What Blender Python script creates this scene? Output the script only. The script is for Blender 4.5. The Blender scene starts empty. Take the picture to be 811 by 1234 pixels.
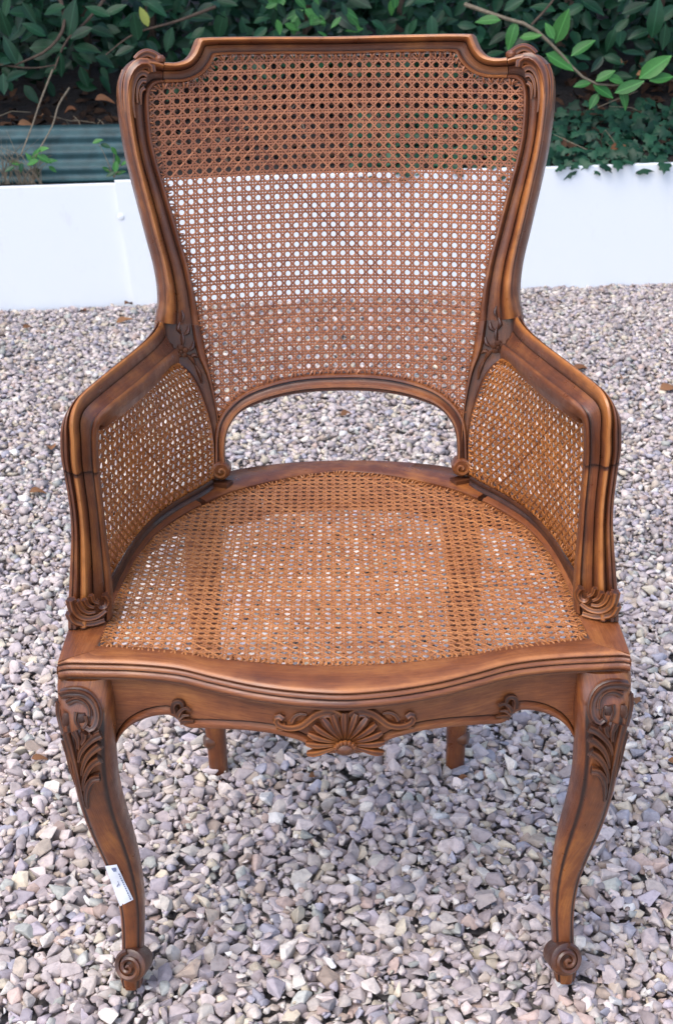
import bpy, bmesh, math, random
import numpy as np
from mathutils import Vector, Matrix, Euler

random.seed(7)
rng = np.random.default_rng(7)
scene = bpy.context.scene
COL = scene.collection
R = math.radians

# ------------------------------------------------------------------ camera
CAM_H = 1.14
PITCH = R(25.0)
FOC = 1500.0            # focal length in photograph pixels (photograph is 1234 high)
ROLL = 0.014
SHX = 6.5
cam_data = bpy.data.cameras.new('camera')
cam_data.sensor_fit = 'VERTICAL'
cam_data.sensor_height = 36.0
cam_data.lens = 36.0 * FOC / 1234.0
cam_data.shift_x = -SHX / 1234.0
cam_data.dof.use_dof = True
cam_data.dof.focus_distance = 1.45
cam_data.dof.aperture_fstop = 15
cam_data.clip_start = 0.05
cam_data.clip_end = 400.0
cam = bpy.data.objects.new('camera', cam_data)
COL.objects.link(cam)
_F = Vector((0, math.cos(PITCH), -math.sin(PITCH)))
_U = Vector((0, math.sin(PITCH), math.cos(PITCH)))
_X = Vector((1, 0, 0))
_r = (_X - ROLL * _U).normalized()
_u = (_U + ROLL * _X).normalized()
cam.matrix_world = Matrix(((_r.x, _u.x, -_F.x, 0), (_r.y, _u.y, -_F.y, 0), (_r.z, _u.z, -_F.z, CAM_H), (0, 0, 0, 1)))
scene.camera = cam

# ------------------------------------------------------------------ light
SUN_EL, SUN_AZ = R(60), R(226)     # azimuth: where the sun stands, clockwise from +Y
world = bpy.data.worlds.new('World')
scene.world = world
world.use_nodes = True
wn = world.node_tree
bg = wn.nodes['Background']
sky = wn.nodes.new('ShaderNodeTexSky')
sky.sky_type = 'NISHITA'
sky.sun_disc = False
sky.sun_elevation = SUN_EL
sky.sun_rotation = SUN_AZ
sky.air_density = 1.0
sky.dust_density = 2.5
sky.ozone_density = 1.0
wn.links.new(sky.outputs['Color'], bg.inputs['Color'])
bg.inputs['Strength'].default_value = 0.15
sd = bpy.data.lights.new('sun', 'SUN')
sd.energy = 0.85
sd.angle = R(45)
sd.color = (1.0, 0.95, 0.88)
sun = bpy.data.objects.new('sun', sd)
COL.objects.link(sun)
_dir = Vector((math.sin(SUN_AZ) * math.cos(SUN_EL), math.cos(SUN_AZ) * math.cos(SUN_EL), math.sin(SUN_EL)))
sun.rotation_euler = _dir.to_track_quat('Z', 'Y').to_euler()
sun.location = (0, 0, 6)
scene.view_settings.view_transform = 'Standard'
scene.view_settings.look = 'None'
scene.view_settings.exposure = 1.2
scene.view_settings.gamma = 1.0

# ------------------------------------------------------------------ design helpers: where a measured outline lies in the place
def ray(x, y):
    dx, dy = x - 405.5, y - 617.0
    u = dx - ROLL * dy - SHX
    v = dy + ROLL * dx
    return Vector((u, FOC * math.cos(PITCH) - v * math.sin(PITCH), -FOC * math.sin(PITCH) - v * math.cos(PITCH)))
def Pz(x, y, z):
    d = ray(x, y); t = (z - CAM_H) / d.z
    return Vector((d.x * t, d.y * t, z))
def Py(x, y, D):
    d = ray(x, y); t = D / d.y
    return Vector((d.x * t, D, CAM_H + d.z * t))
def cx(y):
    return 405.5 + SHX + ROLL * (y - 617)
ZS = 0.457            # seat height
YB0, REC, BC = 1.588, 0.20, 0.9
def yback(x, z):
    return YB0 + (z - ZS) * REC - BC * x * x
def Pb(x, y, fwd=0.0):
    D = YB0
    for _ in range(12):
        p = Py(x, y, D); D = yback(p.x, p.z) - fwd
    return Py(x, y, D)
def nback(p):
    return Vector((-2 * BC * p.x * 1.0, -1.0, REC)).normalized() * 1.0 if False else Vector((2 * BC * p.x * -1.0, -1.0, REC)).normalized()
def mx(p):
    return Vector((-p.x, p.y, p.z))

def spline(pts, n, closed=False):
    """centripetal-like Catmull-Rom, resampled to n evenly spread samples"""
    P = [Vector(p) for p in pts]
    m = len(P)
    out = []
    segs = m if closed else m - 1
    sub = 14
    for i in range(segs):
        if closed:
            p0, p1, p2, p3 = P[(i - 1) % m], P[i], P[(i + 1) % m], P[(i + 2) % m]
        else:
            p1, p2 = P[i], P[i + 1]
            p0 = P[i - 1] if i > 0 else p1 * 2 - p2
            p3 = P[i + 2] if i + 2 < m else p2 * 2 - p1
        t0 = 0.0
        t1 = t0 + max(1e-6, (p1 - p0).length ** 0.5)
        t2 = t1 + max(1e-6, (p2 - p1).length ** 0.5)
        t3 = t2 + max(1e-6, (p3 - p2).length ** 0.5)
        for k in range(sub):
            t = t1 + (t2 - t1) * k / sub
            A1 = p0 * ((t1 - t) / (t1 - t0)) + p1 * ((t - t0) / (t1 - t0))
            A2 = p1 * ((t2 - t) / (t2 - t1)) + p2 * ((t - t1) / (t2 - t1))
            A3 = p2 * ((t3 - t) / (t3 - t2)) + p3 * ((t - t2) / (t3 - t2))
            B1 = A1 * ((t2 - t) / (t2 - t0)) + A2 * ((t - t0) / (t2 - t0))
            B2 = A2 * ((t3 - t) / (t3 - t1)) + A3 * ((t - t1) / (t3 - t1))
            out.append(B1 * ((t2 - t) / (t2 - t1)) + B2 * ((t - t1) / (t2 - t1)))
    out.append(P[0] if closed else P[-1])
    return out if n is None else resample(out, n)
def resample(pts, n):
    L = [0.0]
    for a, b in zip(pts, pts[1:]):
        L.append(L[-1] + (b - a).length)
    res, j = [], 0
    for k in range(n):
        s = L[-1] * k / (n - 1)
        while j < len(L) - 2 and L[j + 1] < s:
            j += 1
        d = L[j + 1] - L[j]
        res.append(pts[j].lerp(pts[j + 1], 0 if d < 1e-9 else (s - L[j]) / d))
    return res
def rails(keysA, keysB, sub=8):
    """two curves given by matching key points, splined key by key so that they stay matched"""
    A = spline(keysA, None); B = spline(keysB, None)
    st = max(1, 14 // sub)
    a = A[::st]; b = B[::st]
    if (len(A) - 1) % st: a.append(A[-1]); b.append(B[-1])
    return a, b

# ------------------------------------------------------------------ materials
def new_mat(name):
    m = bpy.data.materials.new(name); m.use_nodes = True
    nt = m.node_tree
    return m, nt, nt.nodes['Principled BSDF']
def N(nt, typ, **kw):
    n = nt.nodes.new(typ)
    for k, v in kw.items():
        if k in n.inputs: n.inputs[k].default_value = v
        else: setattr(n, k, v)
    return n
def ramp(nt, stops, fac):
    r = nt.nodes.new('ShaderNodeValToRGB')
    el = r.color_ramp.elements
    while len(el) < len(stops): el.new(0.5)
    for e, (p, c) in zip(el, stops):
        e.position = p; e.color = (*c, 1) if len(c) == 3 else c
    nt.links.new(fac, r.inputs['Fac'])
    return r.outputs['Color']
def mixc(nt, a, b, fac, mode='MIX'):
    m = nt.nodes.new('ShaderNodeMix'); m.data_type = 'RGBA'; m.blend_type = mode
    for sock, v in ((m.inputs['Factor'], fac), (m.inputs['A'], a), (m.inputs['B'], b)):
        if hasattr(v, 'is_output') or isinstance(v, bpy.types.NodeSocket): nt.links.new(v, sock)
        else: sock.default_value = v if not isinstance(v, tuple) else (*v, 1)
    return m.outputs['Result']
def noise(nt, vec, scale, detail=4, rough=0.55):
    n = N(nt, 'ShaderNodeTexNoise', Scale=scale, Detail=detail, Roughness=rough)
    if vec is not None: nt.links.new(vec, n.inputs['Vector'])
    return n.outputs['Fac']
def mapping(nt, out, scale):
    m = N(nt, 'ShaderNodeMapping'); m.inputs['Scale'].default_value = scale
    nt.links.new(out, m.inputs['Vector']); return m.outputs['Vector']
def bump(nt, bsdf, h, strength, dist):
    b = N(nt, 'ShaderNodeBump', Strength=strength, Distance=dist)
    nt.links.new(h, b.inputs['Height']); nt.links.new(b.outputs['Normal'], bsdf.inputs['Normal'])

def wood_mat(name, dark, mid, light, rough=0.36, grain=1.0, tool=0.0):
    m, nt, b = new_mat(name)
    tc = N(nt, 'ShaderNodeTexCoord')
    fib = noise(nt, mapping(nt, tc.outputs['UV'], (14, 260, 1)), 1.6, 5, 0.65)
    broad = noise(nt, mapping(nt, tc.outputs['UV'], (6, 30, 1)), 1.3, 4, 0.6)
    patch = noise(nt, tc.outputs['Object'], 16.0, 5, 0.62)
    pore = noise(nt, mapping(nt, tc.outputs['UV'], (60, 900, 1)), 1.0, 2, 0.5)
    def madd(x, k, y):
        n = N(nt, 'ShaderNodeMath', operation='MULTIPLY_ADD'); n.inputs[1].default_value = k
        nt.links.new(x, n.inputs[0])
        if y is None: n.inputs[2].default_value = 0
        else: nt.links.new(y, n.inputs[2])
        return n.outputs[0]
    g0 = .36 * grain
    f = madd(fib, g0 * .6, madd(broad, g0, madd(patch, 1 - g0 * 1.6, None)))
    col = ramp(nt, [(0.34, dark), (0.50, mid), (0.68, light)], f)
    pr = ramp(nt, [(0.30, (.62, .55, .5)), (0.42, (1, 1, 1))], pore)
    col = mixc(nt, col, pr, 0.8, 'MULTIPLY')
    at = N(nt, 'ShaderNodeAttribute', attribute_name='stain')
    wn_ = noise(nt, tc.outputs['Object'], 45.0, 4, 0.6)
    sc = N(nt, 'ShaderNodeMath', operation='MULTIPLY'); sc.inputs[1].default_value = -1.0
    nt.links.new(at.outputs['Fac'], sc.inputs[0])
    cl = N(nt, 'ShaderNodeMath', operation='MULTIPLY', use_clamp=True)
    nt.links.new(sc.outputs[0], cl.inputs[0]); nt.links.new(madd(wn_, 2.6, None), cl.inputs[1])
    sub_ = N(nt, 'ShaderNodeMath', operation='SUBTRACT', use_clamp=True); sub_.inputs[1].default_value = 0.12
    nt.links.new(cl.outputs[0], sub_.inputs[0])
    col = mixc(nt, col, tuple(min(.6, c * 1.25) for c in light), sub_.outputs[0])       # rubbed ridges
    st = N(nt, 'ShaderNodeMath', operation='MAXIMUM'); st.inputs[1].default_value = 0
    nt.links.new(at.outputs['Fac'], st.inputs[0])
    col = mixc(nt, col, (0.016, 0.006, 0.004), st.outputs[0])                             # old wax in the cut lines, darkened further to deepen their shade
    nt.links.new(col, b.inputs['Base Color'])
    rr = N(nt, 'ShaderNodeMapRange'); rr.inputs['From Min'].default_value = .3; rr.inputs['From Max'].default_value = .7
    rr.inputs['To Min'].default_value = rough - .06; rr.inputs['To Max'].default_value = rough + .22
    nt.links.new(wn_, rr.inputs['Value']); nt.links.new(rr.outputs[0], b.inputs['Roughness'])
    h = madd(pore, .5, madd(fib, .6, madd(wn_, .4 + tool, None)))
    bump(nt, b, h, 0.45, 0.0014)
    b.inputs['Coat Weight'].default_value = 0.35; b.inputs['Coat Roughness'].default_value = 0.25
    return m
WOOD = wood_mat('carved_oak', (0.052, 0.0140, 0.0070), (0.150, 0.042, 0.0125), (0.38, 0.136, 0.030), 0.30, .85)
WOOD_TOP = wood_mat('worn_oak', (0.080, 0.021, 0.009), (0.205, 0.062, 0.019), (0.39, 0.146, 0.041), 0.38, 1.2)
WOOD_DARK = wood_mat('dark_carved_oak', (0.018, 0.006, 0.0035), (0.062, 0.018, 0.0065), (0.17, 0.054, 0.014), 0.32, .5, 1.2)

def cane_mat(name, a, b_):
    m, nt, b = new_mat(name)
    at = N(nt, 'ShaderNodeAttribute', attribute_name='stain')
    tc = N(nt, 'ShaderNodeTexCoord')
    n = noise(nt, tc.outputs['Object'], 14, 6, 0.7)
    mm = N(nt, 'ShaderNodeMath', operation='MULTIPLY_ADD'); mm.inputs[1].default_value = 0.6
    nt.links.new(at.outputs['Fac'], mm.inputs[0])
    m2 = N(nt, 'ShaderNodeMath', operation='MULTIPLY'); m2.inputs[1].default_value = 0.4
    nt.links.new(n, m2.inputs[0]); nt.links.new(m2.outputs[0], mm.inputs[2])
    col = ramp(nt, [(0.15, a), (0.8, b_)], mm.outputs[0])
    nt.links.new(col, b.inputs['Base Color'])
    b.inputs['Roughness'].default_value = 0.34
    return m
ARMCANE = cane_mat('arm_cane', (0.18, 0.053, 0.012), (0.46, 0.170, 0.040))
CANE = cane_mat('old_cane', (0.16, 0.047, 0.020), (0.385, 0.150, 0.068))
CANE_SEAT = cane_mat('seat_cane', (0.225, 0.070, 0.020), (0.49, 0.203, 0.070))

def plain(name, col, rough=0.6, n_scale=20, var=0.15):
    m, nt, b = new_mat(name)
    tc = N(nt, 'ShaderNodeTexCoord')
    f = noise(nt, tc.outputs['Object'], n_scale, 5, 0.6)
    lo = tuple(c * (1 - var) for c in col); hi = tuple(min(1, c * (1 + var)) for c in col)
    nt.links.new(ramp(nt, [(0.3, lo), (0.7, hi)], f), b.inputs['Base Color'])
    b.inputs['Roughness'].default_value = rough
    return m, nt, b, f

# ------------------------------------------------------------------ mesh builder
class MB:
    def __init__(s):
        s.v = []; s.f = []; s.uv = []; s.st = []
    def vert(s, p, uv=(0, 0), st=0.0):
        s.v.append(tuple(p)); s.uv.append(uv); s.st.append(st); return len(s.v) - 1
    def loft(s, rings, st=None, closed=True, caps=True, uoff=0.0):
        n = len(rings[0]); base = len(s.v); u = uoff
        for k, r in enumerate(rings):
            if k: u += sum(((Vector(r[i]) - Vector(rings[k - 1][i])).length for i in (0, n // 2))) / 2
            w = 0
            ring = list(r) + ([r[0]] if closed else [])
            for i, p in enumerate(ring):
                if i: w += (Vector(p) - Vector(ring[i - 1])).length
                sv = 0.0 if st is None else (st[k][i % n] if isinstance(st[0], (list, tuple)) else st[i % n])
                s.vert(p, (u, w), sv)
        mring = n + (1 if closed else 0)
        for k in range(len(rings) - 1):
            for i in range(mring - 1):
                a = base + k * mring + i
                s.f.append((a, a + 1, a + 1 + mring, a + mring))
        if caps and closed:
            for k, rev in ((0, True), (len(rings) - 1, False)):
                c = [base + k * mring + i for i in range(n)]
                s.f.append(tuple(reversed(c)) if rev else tuple(c))
    def tube(s, pts, rad, n=7, st=0.0, flat=1.0, up=None, flute=0.0):
        """tapered round strand; rad a number, a list or a function of t"""
        P = [Vector(p) for p in pts]; rings = []
        ref = None
        for k, p in enumerate(P):
            t = (P[min(k + 1, len(P) - 1)] - P[max(k - 1, 0)]).normalized()
            if up is not None:
                a = Vector(up) - t * t.dot(Vector(up))
                if a.length < 1e-5: a = t.orthogonal()
                a.normalize()
            else:
                a = t.orthogonal().normalized() if ref is None else (ref - t * t.dot(ref)).normalized()
            ref = a
            b = t.cross(a)
            r = rad(k / (len(P) - 1)) if callable(rad) else (rad[k] if isinstance(rad, (list, tuple)) else rad)
            fl = [1 + flute * math.cos(5 * 2 * math.pi * i / n) for i in range(n)]
            rings.append([p + a * (math.sin(2 * math.pi * i / n) * r * flat * fl[i]) + b * (math.cos(2 * math.pi * i / n) * r * fl[i]) for i in range(n)])
        s.loft(rings, [st] * n if not flute else [(-.35 if math.cos(5 * 2 * math.pi * i / n) > .3 else .7 if math.cos(5 * 2 * math.pi * i / n) < -.5 else .1) for i in range(n)])
    def blob(s, c, r, n=8, m=5, st=0.0):
        c = Vector(c); rings = []
        for j in range(1, m):
            th = math.pi * j / m
            rings.append([c + Vector((r[0] * math.sin(th) * math.cos(2 * math.pi * i / n), r[1] * math.sin(th) * math.sin(2 * math.pi * i / n), r[2] * math.cos(th))) for i in range(n)])
        s.loft(rings, [st] * n)
    def box(s, c, size, rot=None):
        c = Vector(c); h = Vector(size) / 2
        rr = rot if rot is not None else Matrix.Identity(3)
        P = [c + rr @ Vector((x * h.x, y * h.y, z * h.z)) for z in (-1, 1) for x, y in ((-1, -1), (1, -1), (1, 1), (-1, 1))]
        s.loft([P[:4], P[4:]])
    def mirrored(s):
        o = MB(); o.v = [(-x, y, z) for x, y, z in s.v]; o.f = [tuple(reversed(f)) for f in s.f]; o.uv = [(u + 1.37, w + .21) for u, w in s.uv]; o.st = list(s.st)
        return o
    def add(s, o):
        b = len(s.v); s.v += o.v; s.uv += o.uv; s.st += o.st; s.f += [tuple(i + b for i in f) for f in o.f]; return s
    def build(s, name, mat, parent=None, smooth=True, angle=42):
        A = np.array(s.v, dtype=float)
        c = (A.min(0) + A.max(0)) / 2
        me = bpy.data.meshes.new(name)
        me.from_pydata([tuple(p) for p in (A - c)], [], s.f)
        uvl = me.uv_layers.new(name='UVMap')
        idx = np.empty(len(me.loops), dtype=np.int32); me.loops.foreach_get('vertex_index', idx)
        off = random.random() * 5
        uvl.data.foreach_set('uv', (np.array(s.uv, dtype=np.float32)[idx] + off).ravel())
        a = me.attributes.new('stain', 'FLOAT', 'POINT')
        a.data.foreach_set('value', np.array(s.st, dtype=np.float32))
        bm = bmesh.new(); bm.from_mesh(me)
        bmesh.ops.recalc_face_normals(bm, faces=bm.faces); bm.to_mesh(me); bm.free()
        me.materials.append(mat)
        if smooth:
            me.polygons.foreach_set('use_smooth', [True] * len(me.polygons))
            me.set_sharp_from_angle(angle=R(angle))
        o = bpy.data.objects.new(name, me); COL.objects.link(o)
        if parent is not None:
            o.parent = parent
            w = Vector(c) - WORLDPOS.get(parent.name, Vector())
            o.location = w
        else:
            o.location = c
        WORLDPOS[o.name] = Vector(c)
        return o
WORLDPOS = {}
def empty(name, loc):
    o = bpy.data.objects.new(name, None); COL.objects.link(o); o.location = loc
    o.empty_display_size = 0.1
    WORLDPOS[o.name] = Vector(loc); return o
def tag(o, label=None, cat=None, group=None, kind=None):
    for k, v in (('label', label), ('category', cat), ('group', group), ('kind', kind)):
        if v: o[k] = v
    return o

def tworail(A, B, prof, back, nf=None, mb=None, caps=True, wfn=None):
    """moulding between rails A (s=0) and B (s=1); prof: (s, h, stain) on the show side, back: (s, h)"""
    mb = mb or MB(); rings = []; sts = []
    n = len(A)
    for k in range(n):
        a, b = A[k], B[k]; w = b - a
        if nf is not None:
            nn = nf(a.lerp(b, .5))
        else:
            t = (A[min(k + 1, n - 1)] + B[min(k + 1, n - 1)] - A[max(k - 1, 0)] - B[max(k - 1, 0)])
            nn = t.cross(w)
            if nn.length < 1e-9: nn = Vector((0, 0, 1))
            nn.normalize()
            if nn.dot(Vector((0, -0.75, 0.66))) < 0: nn = -nn
        sc = 1.0 if wfn is None else wfn(k / (n - 1))
        rings.append([a + w * s_ + nn * (h * sc) for s_, h, _ in prof] + [a + w * s_ + nn * h for s_, h in back])
        sts.append([x for _, _, x in prof] + [0.2] * len(back))
    mb.loft(rings, sts, caps=caps)
    return mb

# ------------------------------------------------------------------ cane weaving
def clip_line(poly, o, d, n):
    """parts of the line n.p = o that lie inside the polygon"""
    ts = []
    m = len(poly)
    for i in range(m):
        ax, ay = poly[i]; bx, by = poly[(i + 1) % m]
        da = ax * n[0] + ay * n[1] - o; db = bx * n[0] + by * n[1] - o
        if (da > 0) != (db > 0):
            k = da / (da - db)
            ts.append((ax + (bx - ax) * k) * d[0] + (ay + (by - ay) * k) * d[1])
    ts.sort()
    return [(ts[i], ts[i + 1]) for i in range(0, len(ts) - 1, 2)]
def weave(poly, c, mapf, sx=0.0, sy=0.0, bind=True, wk=1.0, inset=0.0035):
    mb = MB()
    xs = [p[0] for p in poly]; ys = [p[1] for p in poly]
    q = math.sqrt(.5)
    fams = [((0, 1), (1, 0), 0.0, 1.0, (-.145, .145), .175, 0.0000, 2),
            ((1, 0), (0, 1), 0.0, 1.0, (-.145, .145), .175, 0.0004, 2),
            ((q, q), (q, -q), .5 * q, q, (0,), .172, 0.0008, 2),
            ((q, -q), (q, q), .5 * q, q, (0,), .172, 0.0012, 2)]
    for fi, (d, n, off0, step, pairs, w, lev, _) in enumerate(fams):
        cs = [x * n[0] + y * n[1] for x, y in poly]
        base = (sx * n[0] + sy * n[1])
        lo = math.floor((min(cs) - base) / (step * c)) - 1; hi = math.ceil((max(cs) - base) / (step * c)) + 1
        for k in range(lo, hi + 1):
            for pr in pairs:
                o = base + (k * step + off0 + pr) * c + random.uniform(-.02, .02) * c
                sv = min(1, max(0, random.gauss(.5, .22)))
                for t0, t1 in clip_line(poly, o, d, n):
                    if t1 - t0 < c * .2: continue
                    ns = max(2, int(round((t1 - t0) / (c * .5))) + 1)
                    rings = []
                    hw = w * c * .5 * wk
                    ph = random.choice((0, 1))
                    for j in range(ns):
                        t = t0 + (t1 - t0) * j / (ns - 1)
                        a = d[0] * t + n[0] * o; b_ = d[1] * t + n[1] * o
                        wv = lev + (0.0004 if (j + ph + k) % 2 else -0.0004)
                        ring = []
                        for e, h in ((-1, -.0002), (-.55, .0004), (.55, .0004), (1, -.0002)):
                            P, Nn = mapf(a + n[0] * e * hw, b_ + n[1] * e * hw)
                            ring.append(P + Nn * (wv + h))
                        rings.append(ring)
                    mb.loft(rings, [sv] * 4, closed=False, caps=False)
    if bind:      # loops that tie the cane down along the frame
        cen = (sum(xs) / len(xs), sum(ys) / len(ys))
        P2 = resample([Vector((x, y, 0)) for x, y in poly] + [Vector((poly[0][0], poly[0][1], 0))], 400)
        L = sum((b - a).length for a, b in zip(P2, P2[1:]))
        cnt = int(L / (c * .52))
        P2 = resample(P2, cnt)
        for k in range(cnt - 1):
            t = (P2[(k + 1) % cnt] - P2[k - 1 if k else cnt - 2])
            if t.length < 1e-6: continue
            t.normalize(); nn = Vector((-t.y, t.x, 0))
            if nn.dot(Vector((cen[0], cen[1], 0)) - P2[k]) < 0: nn = -nn
            p0 = P2[k] + nn * (inset - c * .22) ; p1 = P2[k] + nn * (inset + c * random.uniform(.25, .42)) + t * c * random.uniform(-.35, .35)
            pts = []
            for j in range(4):
                p = p0.lerp(p1, j / 3); P, Nn = mapf(p.x, p.y)
                pts.append(P + Nn * (0.0022 + 0.0022 * math.sin(math.pi * j / 3)))
            mb.tube(pts, c * .105, n=5, st=min(1, max(0, random.gauss(.6, .2))), flat=.7)
    return mb
def offset_poly(pts, d):
    """move a closed outline outward by d"""
    m = len(pts); area = sum(pts[i][0] * pts[(i + 1) % m][1] - pts[(i + 1) % m][0] * pts[i][1] for i in range(m))
    s = 1 if area > 0 else -1; out = []
    for i in range(m):
        ax, ay = pts[i - 1]; bx, by = pts[(i + 1) % m]
        tx, ty = bx - ax, by - ay; l = math.hypot(tx, ty) or 1
        out.append((pts[i][0] + s * ty / l * d, pts[i][1] - s * tx / l * d))
    return out

# ================================================================== THE SETTING
def wall_line(x):      # plan line of the white edging
    return 4.215 + 0.108 * x
# ground sheet
m_soil, nt, b, f = plain('dark_soil', (0.016, 0.011, 0.009), 0.95, 14, 0.5)
bump(nt, b, f, 0.8, 0.03)
m_base, nt, b, f = plain('gravel_base', (0.27, 0.25, 0.235), 0.95, 60, 0.35)
_tc = N(nt, 'ShaderNodeTexCoord'); _vo = N(nt, 'ShaderNodeTexVoronoi', Scale=62.0); nt.links.new(_tc.outputs['Object'], _vo.inputs['Vector'])
_sp = N(nt, 'ShaderNodeSeparateColor'); nt.links.new(_vo.outputs['Color'], _sp.inputs[0])
nt.links.new(ramp(nt, [(0, (.24, .215, .215)), (.5, (.36, .335, .33)), (1, (.50, .47, .45))], _sp.outputs[0]), b.inputs['Base Color'])
_vd = N(nt, 'ShaderNodeMath', operation='MULTIPLY'); _vd.inputs[1].default_value = -1; nt.links.new(_vo.outputs['Distance'], _vd.inputs[0])
bump(nt, b, _vd.outputs[0], 1.0, 0.02)
g = MB()
g.loft([[(-60, -40, -0.034), (60, -40, -0.034)], [(-60, 90, -0.034), (60, 90, -0.034)]], closed=False, caps=False)
ground = tag(g.build('ground', m_base, smooth=False), kind='structure')

# planted bank behind the edging
g = MB(); rings = []
for iy, (yy, zz) in enumerate([(0.03, 0.0), (0.032, 0.385), (0.12, 0.40), (0.3, 0.44), (0.55, 0.50), (0.9, 0.60), (1.5, 0.78), (2.4, 1.0), (4.5, 1.25), (9, 1.4), (20, 1.4)]):
    row = []
    for ix in range(81):
        x = -8 + 16 * ix / 80
        zn = 0 if iy < 2 else 0.02 * math.sin(x * 5.1 + iy) + random.uniform(-.02, .02)
        row.append((x, wall_line(x) + yy, zz + zn))
    rings.append(row)
g.loft(rings, closed=False, caps=False)
tag(g.build('planted_bank', m_soil), kind='structure')

# ------------------------------------------------------------------ gravel
def stone_variant(npts, seed, bev):
    r = random.Random(seed); bm = bmesh.new()
    el = (1.0, r.uniform(.62, .95), r.uniform(.42, .72))
    for _ in range(npts):
        v = Vector((r.gauss(0, 1), r.gauss(0, 1), r.gauss(0, 1))).normalized()
        p = 4.0
        k = (abs(v.x) ** p + abs(v.y) ** p + abs(v.z) ** p) ** (-1 / p)
        v = v * (0.55 * k + 0.45) * r.uniform(.85, 1.08)
        bm.verts.new((v.x * el[0], v.y * el[1], v.z * el[2]))
    res = bmesh.ops.convex_hull(bm, input=bm.verts)
    bmesh.ops.delete(bm, geom=[e for e in bm.verts if not e.link_faces], context='VERTS')
    bmesh.ops.dissolve_limit(bm, angle_limit=R(14), verts=bm.verts, edges=bm.edges)
    if bev:
        bmesh.ops.bevel(bm, geom=list(bm.edges) + list(bm.verts), offset=.048, segments=1, affect='EDGES', profile=.5, clamp_overlap=True)
    bmesh.ops.triangulate(bm, faces=bm.faces)
    bm.verts.ensure_lookup_table()
    V = np.array([v.co[:] for v in bm.verts]); F = np.array([[v.index for v in f.verts] for f in bm.faces])
    bm.verts.index_update()
    F = np.array([[v.index for v in f.verts] for f in bm.faces])
    V -= (V.max(0) + V.min(0)) / 2
    V /= np.abs(V[:, :2]).max()
    bm.free(); return V, F
NEARV = [stone_variant(11, 100 + i, True) for i in range(26)]
FARV = [stone_variant(9, 300 + i, False) for i in range(26)]

def stone_mat(name, src):
    m, nt, b = new_mat(name)
    if src == 'attr':
        a = N(nt, 'ShaderNodeAttribute', attribute_name='stone_colour'); colr = a.outputs['Color']
    else:
        a = N(nt, 'ShaderNodeObjectInfo'); colr = a.outputs['Color']
    ge = N(nt, 'ShaderNodeNewGeometry')
    n1 = noise(nt, ge.outputs['Position'], 130, 5, 0.65)
    n2 = noise(nt, ge.outputs['Position'], 700, 3, 0.6)
    k = ramp(nt, [(0.30, (0.74, 0.72, 0.72)), (0.52, (1, 1, 1)), (0.75, (1.16, 1.13, 1.08))], n1)
    col = mixc(nt, colr, k, 1.0, 'MULTIPLY')
    nt.links.new(col, b.inputs['Base Color'])
    b.inputs['Roughness'].default_value = 0.82
    bump(nt, b, n2, 0.35, 0.0012)
    return m
M_STONE_A = stone_mat('gravel_stone', 'attr'); M_STONE_O = stone_mat('loose_stone', 'obj')
PALETTE = np.array([(.38, .335, .345), (.42, .37, .37), (.47, .425, .40), (.54, .505, .47), (.33, .285, .295), (.35, .315, .355), (.31, .305, .36),
                    (.42, .36, .31), (.47, .42, .34), (.40, .31, .28), (.56, .55, .545), (.36, .37, .35), (.25, .23, .245), (.50, .44, .43), (.33, .265, .225)])
PW = np.array([16, 15, 13, 8, 11, 10, 4, 7, 6, 4, 3, 4, 4, 9, 2]); PW = PW / PW.sum()

GX0, GX1, GY0, GY1, GR = -2.2, 2.2, 0.45, 4.62, 0.0045
grid = np.full((int((GX1 - GX0) / GR) + 1, int((GY1 - GY0) / GR) + 1), -0.035)
def heap(n, med=.0087, lim=(.0042, .0155), box=None, tries=5, spread=.016):
    bx = box or (GX0 + .03, GX1 - .03, GY0 + .03, GY1 - .03)
    X = rng.uniform(bx[0], bx[1], n); Y = rng.uniform(bx[2], bx[3], n)
    keep = Y < wall_line(X) - 0.012
    X, Y = X[keep], Y[keep]; n = len(X)
    S = np.clip(rng.lognormal(math.log(med), .29, n), *lim)
    yaw = rng.uniform(0, 2 * math.pi, n)
    tilt = rng.normal(0, .38, (n, 2)); Z = np.zeros(n)
    var = rng.integers(0, 26, n)
    CX = np.clip(X[:, None] + rng.normal(0, spread, (n, tries)), GX0 + .02, GX1 - .02); CY = np.clip(Y[:, None] + rng.normal(0, spread, (n, tries)), GY0 + .02, None)
    CY = np.minimum(CY, wall_line(CX) - .013)
    CI = ((CX - GX0) / GR).astype(int); CJ = ((CY - GY0) / GR).astype(int)
    for i in range(n):
        kk = int(np.argmin(grid[CI[i], CJ[i]]))        # a stone rolls to the lowest spot near by
        X[i] = CX[i, kk]; Y[i] = CY[i, kk]
        r = S[i] * .82
        gx = (X[i] - GX0) / GR; gy = (Y[i] - GY0) / GR; gr = r / GR
        x0, x1, y0, y1 = int(gx - gr), int(gx + gr) + 2, int(gy - gr), int(gy + gr) + 2
        x0 = max(x0, 0); y0 = max(y0, 0)
        sub = grid[x0:x1, y0:y1]
        if sub.size == 0: continue
        mean = sub.mean(); h = mean + .25 * (sub.max() - mean)
        c = S[i] * .55
        z = h + c * .34
        Z[i] = z
        ii = np.arange(x0, x0 + sub.shape[0])[:, None] - gx; jj = np.arange(y0, y0 + sub.shape[1])[None, :] - gy
        d2 = (ii * ii + jj * jj) / (gr * gr)
        top = z + c * .75 * (1 - .45 * d2)
        np.maximum(sub, np.where(d2 < 1.15, top, -1), out=sub)
    return X, Y, Z, S, yaw, tilt, var
_h1 = heap(158000); _h2 = heap(9000, .0042, (.0028, .0065), (-1.0, 1.0, .6, 2.6), 22, .016)
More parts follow.
